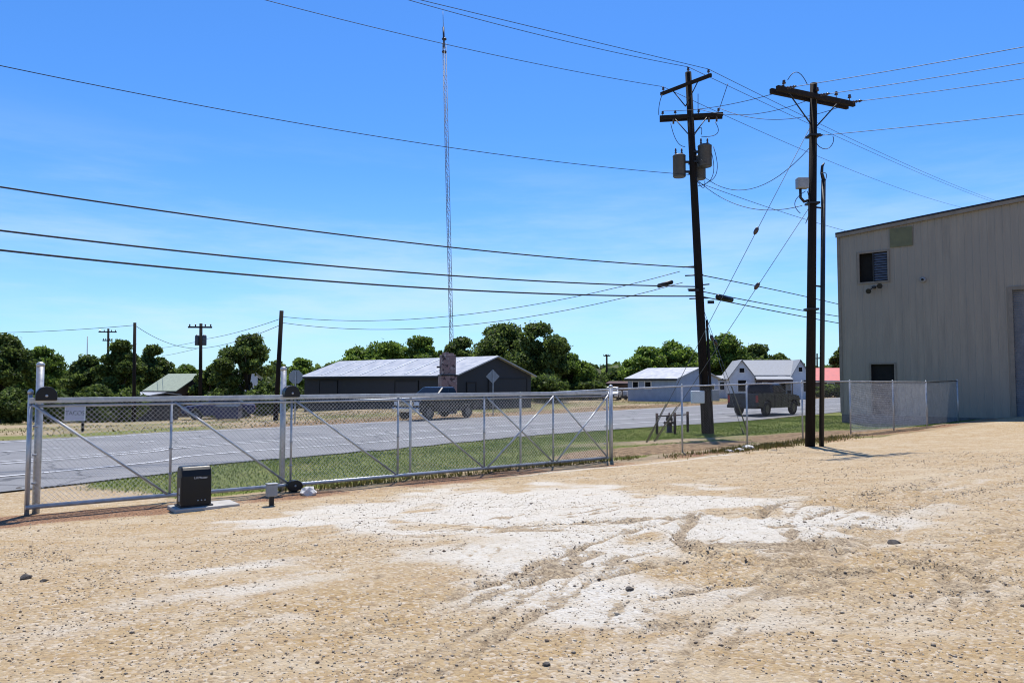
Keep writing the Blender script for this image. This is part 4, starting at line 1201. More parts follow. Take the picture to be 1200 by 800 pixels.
# ------------------------------------------------------------------ buildings beyond the road
def shed(name, label, cat, corner, phi, L, W, eave, ridge, wallm, roofm, wins_long=(), wins_gable=(), base=-1.2, over=0.35, seams=0, front=None):
    """near corner; long side runs left-away, gable runs right-away"""
    lx = Vector((-math.cos(phi), math.sin(phi), 0)); gx = Vector((math.sin(phi), math.cos(phi), 0))
    c = Vector((corner[0], corner[1], 0)); zb = Z(c.x, c.y)
    t = Thing(name, label, cat, (c.x, c.y, zb), math.atan2(gx.y, gx.x))
    P = lambda l, g, z: c + lx * l + gx * g + UP * z
    mb = MB()
    vs = [P(0, 0, base), P(0, W, base), P(0, W, eave), P(0, W / 2, ridge - 0.06), P(0, 0, eave), P(L, 0, base), P(L, W, base), P(L, W, eave), P(L, W / 2, ridge - 0.06), P(L, 0, eave)]
    mb.add(vs, [(0, 1, 2, 3, 4), (5, 9, 8, 7, 6), (0, 4, 9, 5), (1, 6, 7, 2)])
    w = t.part('wall', mb, wallm)
    mb = MB(); sl = (ridge - eave) / (W / 2)
    for g0, g1, z0, z1 in ((-over, W / 2, eave - sl * over, ridge), (W + over, W / 2, eave - sl * over, ridge)):
        vs = [P(-over, g0, z0), P(-over, g1, z1), P(L + over, g1, z1), P(L + over, g0, z0)]; vs += [v + UP * 0.09 for v in vs]
        mb.add(vs, [(0, 3, 2, 1), (4, 5, 6, 7), (0, 1, 5, 4), (2, 3, 7, 6), (0, 4, 7, 3), (1, 2, 6, 5)])
    rf = t.part('roof', mb, roofm)
    if seams:
        mb = MB()
        for k in range(1, seams):
            l = L * k / seams
            mb.box(P(l, W / 4 - over / 2, (eave + ridge - sl * over) / 2 + 0.11), (0.14, math.hypot(W / 2 + over, ridge - eave + sl * over) * 0.86, 0.05), lx, gx + UP * sl)
        t.part('roof_seams', mb, mat('bright_roof_sheet', (0.75, 0.76, 0.76), 0.5), rf)
    t.part('fascia', MB().box(P(L / 2, -over - 0.012, eave - sl * over - 0.02), (L + 2 * over - 0.02, 0.02, 0.16), lx, gx), 'dark_steel', rf)
    def opening(l0, l1, z0, z1, on_gable, kind):
        m_ = MB(); fr = MB(); h = z1 - z0; wd = l1 - l0
        if on_gable:
            m_.box(P(-0.02, (l0 + l1) / 2, (z0 + z1) / 2), (0.04, wd, h), lx, gx)
            for g in (l0, l1): fr.box(P(-0.035, g, (z0 + z1) / 2), (0.07, 0.09, h + 0.09), lx, gx)
            for z in (z0, z1): fr.box(P(-0.033, (l0 + l1) / 2, z), (0.066, wd - 0.1, 0.08), lx, gx)
        else:
            m_.box(P((l0 + l1) / 2, -0.02, (z0 + z1) / 2), (wd, 0.04, h), lx, gx)
            for l in (l0, l1): fr.box(P(l, -0.035, (z0 + z1) / 2), (0.09, 0.07, h + 0.09), lx, gx)
            for z in (z0, z1): fr.box(P((l0 + l1) / 2, -0.033, z), (wd - 0.1, 0.066, 0.08), lx, gx)
        nm = {'w': ('window', 'glass', 'white_paint', 'pane'), 'd': ('door', wallm, 'dark_steel', 'panel')}[kind]
        o = t.part(nm[0], fr, nm[2]); t.part(nm[3], m_, nm[1], o)
    for q in wins_long: opening(*q[:4], False, q[4])
    for q in wins_gable: opening(*q[:4], True, q[4])
    return t, P, w, rf
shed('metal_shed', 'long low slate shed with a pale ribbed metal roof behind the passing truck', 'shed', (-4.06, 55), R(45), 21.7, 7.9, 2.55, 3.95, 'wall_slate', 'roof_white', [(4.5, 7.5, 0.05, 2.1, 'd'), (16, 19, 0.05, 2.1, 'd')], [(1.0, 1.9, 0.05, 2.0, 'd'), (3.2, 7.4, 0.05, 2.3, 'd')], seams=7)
shed('white_shed', 'small white shed with a bright roof and two dark windows left of the leaning pole', 'shed', (16.6, 76), R(45), 6.0, 8.2, 2.35, 3.45, 'wall_blue', 'roof_white', [(4.6, 5.35, 1.3, 2.05, 'w'), (3.0, 3.8, 1.3, 2.05, 'w')], [(6.6, 7.4, 0.9, 1.8, 'w')], over=0.3)
shed('green_roofed_house', 'small house with a pale green roof among the trees beside the transformer pole', 'house', (at(206, 446, 72).x, 72), R(18), 3.3, 6.0, 1.25, 2.75, 'wall_brown', 'roof_green', [(0.6, 1.4, 0.0, 0.8, 'w')], [(1.5, 2.4, -1.1, 0.8, 'd')], base=-1.6)
shed('red_roofed_house', 'house with a red metal roof seen between the straight pole and the metal building', 'house', (at(1012, 446, 108).x, 108), R(8), 7.6, 7.0, 2.25, 3.95, 'wall_brown', 'roof_red', [(1, 2, 0.8, 1.8, 'w'), (4, 5, 0.8, 1.8, 'w')], [])
shed('brown_carport', 'low dark brown shed roof sheltering a white car beyond the fence end', 'carport', (at(739, 446, 92).x, 92), R(20), 2.9, 4.0, 1.75, 2.0, 'wall_brown', 'roof_brown', [], [], base=-0.3, over=0.2)
shed('flat_roofed_shed', 'low white roofed shed at the left of the green roofed house', 'shed', (at(176, 446, 64).x, 64), R(20), 3.2, 3.2, 0.85, 1.05, 'wall_slate', 'roof_white', [], [(0.6, 1.4, -1.0, 0.4, 'd')], base=-1.6, over=0.2)

# white house with two front gables
HY = 88.0
hl = at(856, 446, HY).x; hr = at(940, 446, HY + 2).x
zb = Z((hl + hr) / 2, HY)
t = Thing('white_house', 'white wooden house with two front gables and a brown porch', 'house', ((hl + hr) / 2, HY, zb), R(-8))
c0 = Vector(((hl + hr) / 2, HY, 0)); hx = Vector((math.cos(R(-8)), math.sin(R(-8)), 0)); hy = Vector((-hx.y, hx.x, 0))
P = lambda a, b, z: c0 + hx * a + hy * b + UP * z
Wd = hr - hl; EV, RG = 2.6, 4.55
# wings
mb = MB(); rfm = MB()
for a0, a1, ap in ((-Wd / 2, -Wd / 2 + 2.9, None), (Wd / 2 - 2.2, Wd / 2, None)):
    am = (a0 + a1) / 2
    rz = RG
    vs = [P(a0, 0, -0.2), P(a1, 0, -0.2), P(a1, 0, EV), P(am, 0, rz - 0.08), P(a0, 0, EV), P(a0, 7, -0.2), P(a1, 7, -0.2), P(a1, 7, EV), P(am, 7, rz - 0.08), P(a0, 7, EV)]
    mb.add(vs, [(0, 1, 2, 3, 4), (5, 9, 8, 7, 6), (0, 4, 9, 5), (1, 6, 7, 2)])
    sl = (rz - EV) / (am - a0)
    for e, sg in ((a0, -1), (a1, 1)):
        vs = [P(e + sg * 0.25, -0.3, EV - 0.25 * sl), P(am, -0.3, rz), P(am, 7.3, rz), P(e + sg * 0.25, 7.3, EV - 0.25 * sl)]; vs += [v + UP * 0.08 for v in vs]
        rfm.add(vs, [(0, 3, 2, 1), (4, 5, 6, 7), (0, 1, 5, 4), (2, 3, 7, 6), (0, 4, 7, 3), (1, 2, 6, 5)])
b0, b1 = -Wd / 2 + 2.9, Wd / 2 - 2.2
mb.quad(P(b0, 1.2, -0.2), P(b1, 1.2, -0.2), P(b1, 1.2, EV), P(b0, 1.2, EV))
t.part('wall', mb, 'wall_white')
m0, m1 = -Wd / 2 + 1.45, Wd / 2 - 1.1
vs = [P(m0 - 0.0, 3.5, RG + 0.02), P(m1, 3.5, RG + 0.02), P(b1 + 0.2, 0.2, EV + 0.12), P(b0 - 0.2, 0.2, EV + 0.12)]; vs += [v + UP * 0.07 for v in vs]
rfm.add(vs, [(0, 3, 2, 1), (4, 5, 6, 7), (0, 1, 5, 4), (2, 3, 7, 6), (0, 4, 7, 3), (1, 2, 6, 5)])
t.part('roof', rfm, 'roof_grey')
pr = MB(); vs = [P(b0, 0.3, EV + 0.02), P(b1, 0.3, EV + 0.02), P(b1, -1.3, EV - 0.35), P(b0, -1.3, EV - 0.35)]; vs += [v + UP * 0.07 for v in vs]
pr.add(vs, [(0, 3, 2, 1), (4, 5, 6, 7), (0, 1, 5, 4), (2, 3, 7, 6), (0, 4, 7, 3), (1, 2, 6, 5)])
po = t.part('porch_roof', pr, 'roof_grey')
for k in range(4):
    t.part('porch_post', MB().box(P(b0 + 0.1 + (b1 - b0 - 0.2) * k / 3, -1.15, (EV - 0.35) / 2), (0.12, 0.12, EV - 0.5), hx, hy), 'wall_brown', po)
t.part('porch_beam', MB().box(P((b0 + b1) / 2, -1.15, EV - 0.5), (b1 - b0, 0.1, 0.24), hx, hy), 'wall_brown', po)
for a, z0, z1, w in ((-Wd / 2 + 1.45, 0.9, 2.2, 0.9), (Wd / 2 - 0.55, 0.9, 2.2, 0.5), (-Wd / 2 + 1.45, 3.1, 3.6, 0.55), (Wd / 2 - 1.1, 3.2, 3.7, 0.4), ):
    fr = MB().box(P(a, -0.02, (z0 + z1) / 2), (w + 0.16, 0.05, z1 - z0 + 0.16), hx, hy)
    o = t.part('window', fr, 'white_paint'); t.part('pane', MB().box(P(a, -0.05, (z0 + z1) / 2), (w, 0.03, z1 - z0), hx, hy), 'glass', o)
for a in (b0 + 0.7, (b0 + b1) / 2, b1 - 0.7):
    z0, z1, w = 0.8, 2.1, 0.7
    o = t.part('window', MB().box(P(a, 1.17, (z0 + z1) / 2), (w + 0.16, 0.05, z1 - z0 + 0.16), hx, hy), 'white_paint')
    t.part('pane', MB().box(P(a, 1.14, (z0 + z1) / 2), (w, 0.03, z1 - z0), hx, hy), 'glass', o)

# small white cottage between shed and house
shed('white_cottage', 'small white lean-to with one dark window between the white shed and the gabled house', 'cottage', (at(858, 446, 92).x, 92), R(10), 2.0, 4.0, 2.35, 2.7, 'wall_white', 'roof_grey', [(0.9, 1.5, 1.0, 2.0, 'w')], [], base=-0.2, over=0.2)

# white building glimpsed behind the airy tree
shed('white_cabin', 'pale cabin wall glimpsed through the airy tree right of the transformer pole', 'cabin', (at(284, 446, 95).x, 95), R(20), 2.2, 4, 2.2, 3.3, 'wall_white', 'roof_white', [], [], base=-1.6, over=0.2)

# brick pillar ------------------------------------------------------------------
BY = 50.0
bc = at(524.5, 446, BY); zb = Z(bc.x, BY); zt = at(524.5, 416, BY).z; zm = at(524.5, 440, BY).z
t = Thing('brick_pillar', 'weathered square brick pillar standing in front of the slate shed', 'brick pillar', (bc.x, BY, zb))
t.part('base', MB().box((bc.x, BY, (zb - 0.2 + zm) / 2), (1.06, 1.06, zm - zb + 0.2), (0.95, 0.3, 0), (-0.3, 0.95, 0)), 'brick', bevel=0.02)
mb = MB().box((bc.x, BY, (zm + zt) / 2 + 0.01), (0.92, 0.92, zt - zm), (0.95, 0.3, 0), (-0.3, 0.95, 0))
for k in range(6):
    mb.box((bc.x + random.uniform(-0.3, 0.3), BY + random.uniform(-0.3, 0.3), zt + random.uniform(0.0, 0.1)), (0.25, 0.22, 0.16), (0.95, 0.3, 0), (-0.3, 0.95, 0))
t.part('shaft', mb, 'brick', bevel=0.02)
t.part('ledge', MB().box((bc.x, BY, zm + 0.02), (1.12, 1.12, 0.09), (0.95, 0.3, 0), (-0.3, 0.95, 0)), 'dark_steel')
t.part('lamp', MB().box((bc.x - 0.62, BY - 0.1, at(513, 430, BY).z), (0.2, 0.12, 0.12)), 'dark_steel')

# ------------------------------------------------------------------ signs
def sign_post(t, x, y, zb, zt, r=0.03): t.part('post', MB().box((x, y, (zb - 0.2 + zt) / 2), (0.06, 0.045, zt - zb + 0.2)), 'galv_dull')
SY = 46.0
c = at(577.5, 441, SY); zb = Z(c.x, SY)
t = Thing('warning_sign', 'diamond road sign seen from its grey back in front of the slate shed', 'road sign', (c.x, SY, zb), R(20))
X = Vector((math.cos(R(20)), math.sin(R(20)), 0))
t.part('sign_panel', MB().box(c + UP.cross(X) * 0.0, (0.62, 0.62, 0.012), (X + UP), (UP - X)), 'sign_back', bevel=0.003)
sign_post(t, c.x - UP.cross(X).x * 0.05, c.y - UP.cross(X).y * 0.05, zb, c.z + 0.42)
SY = 38.5
c = at(346.5, 441.5, SY); zb = Z(c.x, SY)
t = Thing('stop_sign', 'octagonal road sign seen from its grey back beside the plain leaning pole', 'road sign', (c.x, SY, zb))
oc = [(0.375 * math.cos(R(22.5 + 45 * k)), 0.375 * math.sin(R(22.5 + 45 * k))) for k in range(8)]
t.part('sign_panel', MB().prism(oc, c, (1, 0, 0), (0, 0, 1), (0, 1, 0), 0, 0.012), 'sign_back')
sign_post(t, c.x, c.y - 0.03, zb, c.z + 0.3)
SY = 31.5
c = at(88, 484, SY); zb = Z(c.x, SY)
t = Thing('roadside_sign', 'small white sign reading TACOS across the road behind the left gate panel', 'sign', (c.x, SY, zb))
w, h = 0.80, 0.58
t.part('sign_panel', MB().box(c, (w, 0.02, h)), mat('sign_white', (0.5, 0.47, 0.55), 0.6, 0, 0.05))
mb = MB()
for s_ in (-1, 1): mb.box(c + Vector((s_ * (w / 2 + 0.012), 0, 0)), (0.024, 0.04, h + 0.04))
for s_ in (-1, 1): mb.box(c + Vector((0, 0, s_ * (h / 2 + 0.012))), (w, 0.038, 0.024))
t.part('border', mb, 'white_paint')
text_mesh('lettering', 'TACOS', 0.25, c + Vector((0, -0.012, 0.0)), (1, 0, 0), (0, 0, 1), 'sign_text', t.o, t.inv)
t.part('post', MB().box((at(96.5, 484, SY).x, SY + 0.06, (zb + c.z) / 2), (0.09, 0.07, c.z - zb + 0.3)), 'wood_arm')

# ------------------------------------------------------------------ hydrant and pipe barrier
q = gnd(784.5, 506.5); zb = S(q.x, q.y)
t = Thing('fire_hydrant', 'dark fire hydrant standing in the grass strip behind a pipe rail', 'fire hydrant', (q.x, q.y, zb))
b = t.part('barrel', MB().lathe((q.x, q.y, zb - 0.03), [(0.17, 0), (0.17, 0.05), (0.115, 0.06), (0.11, 0.5), (0.15, 0.52), (0.15, 0.56), (0.12, 0.58)], 16), 'hydrant')
t.part('bonnet', MB().lathe((q.x, q.y, zb + 0.55), [(0.145, 0), (0.13, 0.08), (0.085, 0.16), (0.04, 0.19), (0.03, 0.26), (0.02, 0.27)], 16), 'hydrant')
for dx, dy, r in ((1, 0, 0.055), (-1, 0, 0.055), (0, -1, 0.075)):
    t.part('nozzle', MB().lathe((q.x + dx * 0.09, q.y + dy * 0.09, zb + 0.4), [(r, 0), (r, 0.06), (r * 1.25, 0.07), (r * 1.25, 0.12), (r * 0.4, 0.13), (r * 0.4, 0.16)], 12, (dx, dy, 0)), 'hydrant')
q0 = gnd(770, 508.5); q1 = gnd(791, 508.5); q2 = gnd(806, 506)
t = Thing('pipe_barrier', 'low rusty pipe rail on three posts guarding the fire hydrant', 'pipe barrier', v3(q1, S(q1.x, q1.y)))
tops = []
for q, yt in ((q0, 484), (q1, 483), (q2, 482)):
    z0 = S(q.x, q.y); tp = at(600 + q.x / q.y * F, yt, q.y)
    t.part('post', MB().tube([(q.x, q.y, z0 - 0.1), (q.x, q.y, tp.z)], 0.055, 10), 'rust_pipe'); tops.append(Vector((q.x, q.y, tp.z - 0.12)))
t.part('rail', MB().tube(tops, 0.028, 8), 'rust_pipe')

# ------------------------------------------------------------------ vehicles
def arc(cx, cz, r, a0, a1, n=9):
    return [(cx + r * math.cos(R(a0 + (a1 - a0) * k / n)), cz + r * math.sin(R(a0 + (a1 - a0) * k / n))) for k in range(n + 1)]
def wheel(t, x, y, r, parent=None):
    sg = 1 if y > 0 else -1
    w = 0.26
    o = t.part('wheel', MB().lathe((x, y - sg * w / 2, r), [(r * 0.62, 0), (r * 0.9, 0), (r, 0.05), (r, w - 0.05), (r * 0.9, w), (r * 0.62, w), (r * 0.6, w * 0.8)], 22, (0, sg, 0)), 'rubber', world=False)
    t.part('rim', MB().lathe((x, y + sg * 0.07, r), [(r * 0.64, 0), (r * 0.62, 0.045), (r * 0.5, 0.02), (r * 0.2, 0.035), (r * 0.12, 0.05)], 16, (0, sg, 0)), 'rim', o, world=False)
def greenhouse(t, x0, x1, rx0, rx1, zb, zr, hb, hr, paint, rows=2):
    vs = [(x0, -hb, zb), (x1, -hb, zb), (x1, hb, zb), (x0, hb, zb), (rx0, -hr, zr), (rx1, -hr, zr), (rx1, hr, zr), (rx0, hr, zr)]
    t.part('cab', MB().add(vs, [(0, 3, 2, 1), (4, 5, 6, 7), (0, 1, 5, 4), (2, 3, 7, 6), (1, 2, 6, 5), (3, 0, 4, 7)]), paint, bevel=0.1, world=False)
    V = [Vector(v) for v in vs]
    def pane(name, a, b, c, d, m=0.09, push=0.012):
        a, b, c, d = V[a], V[b], V[c], V[d]
        n = (b - a).cross(d - a).normalized()
        ctr = (a + b + c + d) / 4
        if n.dot(ctr - Vector(((x0 + x1) / 2, 0, (zb + zr) / 2))) < 0: n = -n
        def bl(u, v): return a.lerp(b, u).lerp(d.lerp(c, u), v) + n * push
        return bl, n
    bl, n = pane('w', 1, 2, 6, 5)
    t.part('windscreen', MB().quad(bl(0.06, 0.1), bl(0.94, 0.1), bl(0.92, 0.9), bl(0.08, 0.9)), 'glass', world=False)
    bl, n = pane('r', 3, 0, 4, 7)
    t.part('rear_window', MB().quad(bl(0.08, 0.15), bl(0.92, 0.15), bl(0.9, 0.88), bl(0.1, 0.88)), 'glass', world=False)
    for ids in ((0, 1, 5, 4), (3, 2, 6, 7)):
        bl, n = pane('s', *ids)
        edges = [(0.05, 0.47), (0.51, 0.93)] if rows == 2 else [(0.06, 0.34), (0.37, 0.62), (0.65, 0.94)]
        for a, b in edges:
            t.part('side_window', MB().quad(bl(a, 0.1), bl(b, 0.1), bl(b - 0.02, 0.86), bl(a + 0.02, 0.86)), 'glass', world=False)
def pickup(label, loc, heading, paint, grille):
    t = Thing('pickup_truck', label, 'pickup truck', loc, heading, 'pickup trucks on the road')
    HW = 0.98; fx, rx, wr = 1.95, -1.6, 0.41
    P = lambda mb, *a, **k: t.part(a[0], mb, a[1], *a[2:], world=False, **k)
    body = [(-0.72, 0.45), (1.35, 0.45), (1.42, 0.5)] + arc(fx, 0.45, 0.52, 175, 5) + [(2.52, 0.5), (2.74, 0.6), (2.78, 0.98), (2.66, 1.13), (2.35, 1.2), (1.3, 1.3), (-0.72, 1.32)]
    P(MB().prism(body, (0, 0, 0), (1, 0, 0), (0, 0, 1), (0, 1, 0), -HW, HW), 'body', paint, bevel=0.085)
    side = [(-2.74, 0.62), (-2.12, 0.52)] + arc(rx, 0.45, 0.52, 175, 5) + [(-0.76, 0.47), (-0.76, 1.33), (-2.76, 1.33)]
    mb = MB()
    for y0, y1 in ((HW - 0.14, HW), (-HW, -HW + 0.14)): mb.prism(side, (0, 0, 0), (1, 0, 0), (0, 0, 1), (0, 1, 0), y0, y1)
    mb.box((-1.75, 0, 0.78), (1.96, 2 * HW - 0.29, 0.05)); mb.box((-0.79, 0, 1.05), (0.05, 2 * HW - 0.29, 0.5))
    P(mb, 'cargo_bed', paint, bevel=0.025)
    tg = P(MB().box((-2.745, 0, 0.99), (0.07, 2 * HW - 0.3, 0.66)), 'tailgate', paint, bevel=0.02)
    P(MB().box((-2.785, 0, 1.1), (0.02, 0.3, 0.09)), 'handle', 'black_plastic', tg)
    P(MB().box((0, 0, 0.55), (4.6, 1.3, 0.24)), 'chassis', 'dark_steel')
    P(MB().box((-2.86, 0, 0.58), (0.14, 1.9, 0.2)), 'rear_bumper', 'dark_steel', bevel=0.03)
    P(MB().box((2.83, 0, 0.6), (0.16, 1.92, 0.26)), 'front_bumper', 'chrome' if grille else 'dark_steel', bevel=0.04)
    P(MB().box((2.785, 0, 0.93), (0.05, 1.05, 0.32)), 'grille', 'chrome' if grille else 'dark_steel', bevel=0.01)
    mb = MB()
    for k in range(4): mb.box((2.815, 0, 0.82 + 0.075 * k), (0.02, 0.95, 0.035))
    P(mb, 'grille_bars', 'void')
    for s_ in (-1, 1):
        P(MB().box((2.765, s_ * 0.74, 0.95), (0.07, 0.36, 0.2)), 'headlight', 'lamp_clear', bevel=0.02)
        P(MB().box((-2.752, s_ * 0.9, 1.02), (0.06, 0.15, 0.42)), 'tail_light', 'lamp_red', bevel=0.015)
        P(MB().box((1.02, s_ * 1.11, 1.4), (0.1, 0.24, 0.2)), 'wing_mirror', 'black_plastic', bevel=0.02)
        for x in (0.6, -0.4): P(MB().box((x - 0.15, s_ * (HW + 0.01), 1.17), (0.2, 0.025, 0.04)), 'door_handle', 'black_plastic')
        mb = MB()
        for x in (-0.62, 0.2, 1.15): mb.box((x, s_ * (HW + 0.001), 0.9), (0.015, 0.012, 0.72))
        P(mb, 'door_seams', 'void')
    greenhouse(t, -0.72, 1.32, -0.55, 0.5, 1.31, 1.90, 0.92, 0.76, paint)
    for x in (fx, rx):
        for y in (-0.86, 0.86): wheel(t, x, y, wr)
    return t
def rz(dx, dy): return math.atan2(dy, dx)
q = gnd(891, 487); q = v3(q, Z(q.x, q.y) + 0.05)
hd = Vector((0.707, 0.707))
pickup('black pickup truck seen from behind on the road in front of the white house', (q.x + hd.x * 0.6, q.y + hd.y * 0.6 , q.z), rz(0.707, 0.707), 'paint_black', False)
q = gnd(513, 491.5); q = v3(q, Z(q.x, q.y) + 0.05)
pickup('slate pickup truck with a bright grille driving behind the sliding gate', (q.x, q.y + 0.4, q.z), rz(-0.56, -0.83), 'paint_grey', True).o.scale = (0.95, 0.95, 0.92)

def sedan(label, loc, heading, paint):
    t = Thing('parked_car', label, 'car', loc, heading)
    P = lambda mb, *a, **k: t.part(a[0], mb, a[1], *a[2:], world=False, **k)
    HW = 0.88
    body = [(-2.2, 0.4), (-1.8, 0.35)] + arc(-1.35, 0.33, 0.4, 175, 5) + [(-0.9, 0.28), (0.95, 0.28)] + arc(1.4, 0.33, 0.4, 175, 5) + [(1.9, 0.35), (2.25, 0.42), (2.28, 0.7), (2.1, 0.85), (1.1, 0.97), (-1.5, 0.99), (-2.2, 0.95), (-2.27, 0.7)]
    P(MB().prism(body, (0, 0, 0), (1, 0, 0), (0, 0, 1), (0, 1, 0), -HW, HW), 'body', paint, bevel=0.06)
    greenhouse(t, -1.7, 1.05, -1.0, 0.2, 0.97, 1.45, 0.82, 0.62, paint)
    for x in (1.4, -1.35):
        for y in (-0.78, 0.78): wheel(t, x, y, 0.32)
    for s_ in (-1, 1):
        P(MB().box((2.24, s_ * 0.62, 0.72), (0.08, 0.36, 0.14)), 'headlight', 'lamp_clear', bevel=0.02)
        P(MB().box((-2.24, s_ * 0.64, 0.78), (0.06, 0.34, 0.15)), 'tail_light', 'lamp_red', bevel=0.02)
    P(MB().box((2.27, 0, 0.52), (0.05, 1.0, 0.16)), 'grille', 'void')
q = Vector((at(717, 446, 84).x, 84, 0)); sedan('white car parked under the brown carport roof beyond the fence end', (q.x, q.y, Z(q.x, q.y)), rz(-0.25, -1), 'paint_white')
# white box trailer beside it
q = Vector((at(737, 446, 84).x, 84, 0)); zb = Z(q.x, q.y)
t = Thing('utility_trailer', 'small white box trailer parked left of the white shed', 'trailer', (q.x, q.y, zb), R(10))
P = lambda mb, *a, **k: t.part(a[0], mb, a[1], *a[2:], world=False, **k)
P(MB().box((0, 0, 0.72), (0.95, 1.6, 0.62)), 'box', 'paint_white', bevel=0.04)
P(MB().box((0, 0, 0.36), (0.8, 1.7, 0.08)), 'chassis', 'dark_steel')
for y in (-0.35, ): 
    for s_ in (-1, 1): P(MB().lathe((s_ * 0.44, y, 0.28), [(0.15, 0), (0.28, 0), (0.28, 0.16), (0.15, 0.16)], 16, (s_, 0, 0)), 'wheel', 'rubber')
# navy bin across the road
q = at(269, 446, 44.0); zb = Z(q.x, 44.0)
t = Thing('waste_bin', 'navy blue steel waste bin standing at the road edge beyond the gate', 'waste bin', (q.x, 44.0, zb), R(8))
P = lambda mb, *a, **k: t.part(a[0], mb, a[1], *a[2:], world=False, **k)
P(MB().prism([(-0.5, 0.12), (0.5, 0.12), (0.55, 0.95), (-0.55, 0.75)], (0, 0, 0), (0, 1, 0), (0, 0, 1), (1, 0, 0), -0.62, 0.62), 'bin_body', 'blue_metal', bevel=0.02)
P(MB().prism([(-0.6, 0.765), (0.58, 0.97), (0.58, 1.0), (-0.6, 0.795)], (0, 0, 0), (0, 1, 0), (0, 0, 1), (1, 0, 0), -0.66, 0.66), 'lid', 'black_plastic')
mb = MB()
for s_ in (-1, 1): mb.box((s_ * 0.66, 0, 0.6), (0.08, 0.5, 0.1))
P(mb, 'lifting_pocket', 'dark_steel')
for x in (-0.5, 0.5):
    for y in (-0.35, 0.35): P(MB().lathe((x, y, 0.06), [(0.06, -0.03), (0.06, 0.03)], 10, (1, 0, 0)), 'caster', 'rubber')
q = at(258, 446, 50.0)
t = sedan('dark blue car parked behind the navy waste bin', (q.x, 50.0, Z(q.x, 50.0)), rz(-0.95, -0.3), 'blue_metal')

# ------------------------------------------------------------------ rocks
def rock(label, px, py, r, m, flat=0.6, name='rock'):
    q = gnd(px, py); z = S(q.x, q.y)
    import bmesh
    bm = bmesh.new(); bmesh.ops.create_icosphere(bm, subdivisions=2, radius=r)
    for v in bm.verts:
        k = 1 + random.uniform(-0.22, 0.22)
        v.co = Vector((v.co.x * k, v.co.y * k, v.co.z * k * flat))
    me = bpy.data.meshes.new(name); bm.to_mesh(me); bm.free(); me.materials.append(M[m])
    o = bpy.data.objects.new(name, me); C.objects.link(o); o.location = (q.x, q.y, z + r * flat * 0.45); o.rotation_euler = (0, 0, random.uniform(0, 6))
    return tag(o, label, 'rock')
rock('pale limestone rock under the gate just right of the lower roller', 362, 580, 0.14, 'rock_white', 0.8)
rock('larger dark stone lying on the gravel near the left photo edge', 30, 677, 0.05, 'rock_dark')
rock('smaller dark stone lying beside the larger one near the left photo edge', 51, 682, 0.028, 'rock_dark')
rock('dark stone lying on the pale gravel below the straight pole', 1048, 632, 0.06, 'rock_dark')
rock('white rubble lump by the fence, nearest the fence post', 876, 526, 0.17, 'rock_white', 0.5, 'rubble')
rock('white rubble lump by the fence, left of the bigger one', 866, 528, 0.13, 'rock_white', 0.45, 'rubble')
rock('flat pale rubble at the left end of the row by the fence', 855, 529, 0.12, 'rock_white', 0.35, 'rubble')
rock('small dark stone in the foreground gravel right of centre', 738, 690, 0.03, 'rock_dark')
rock('small dark stone in the foreground gravel at the bottom', 640, 778, 0.022, 'rock_dark')
rock('dark stone on the road edge gravel left of the latch post', 22, 573, 0.06, 'rock_dark')

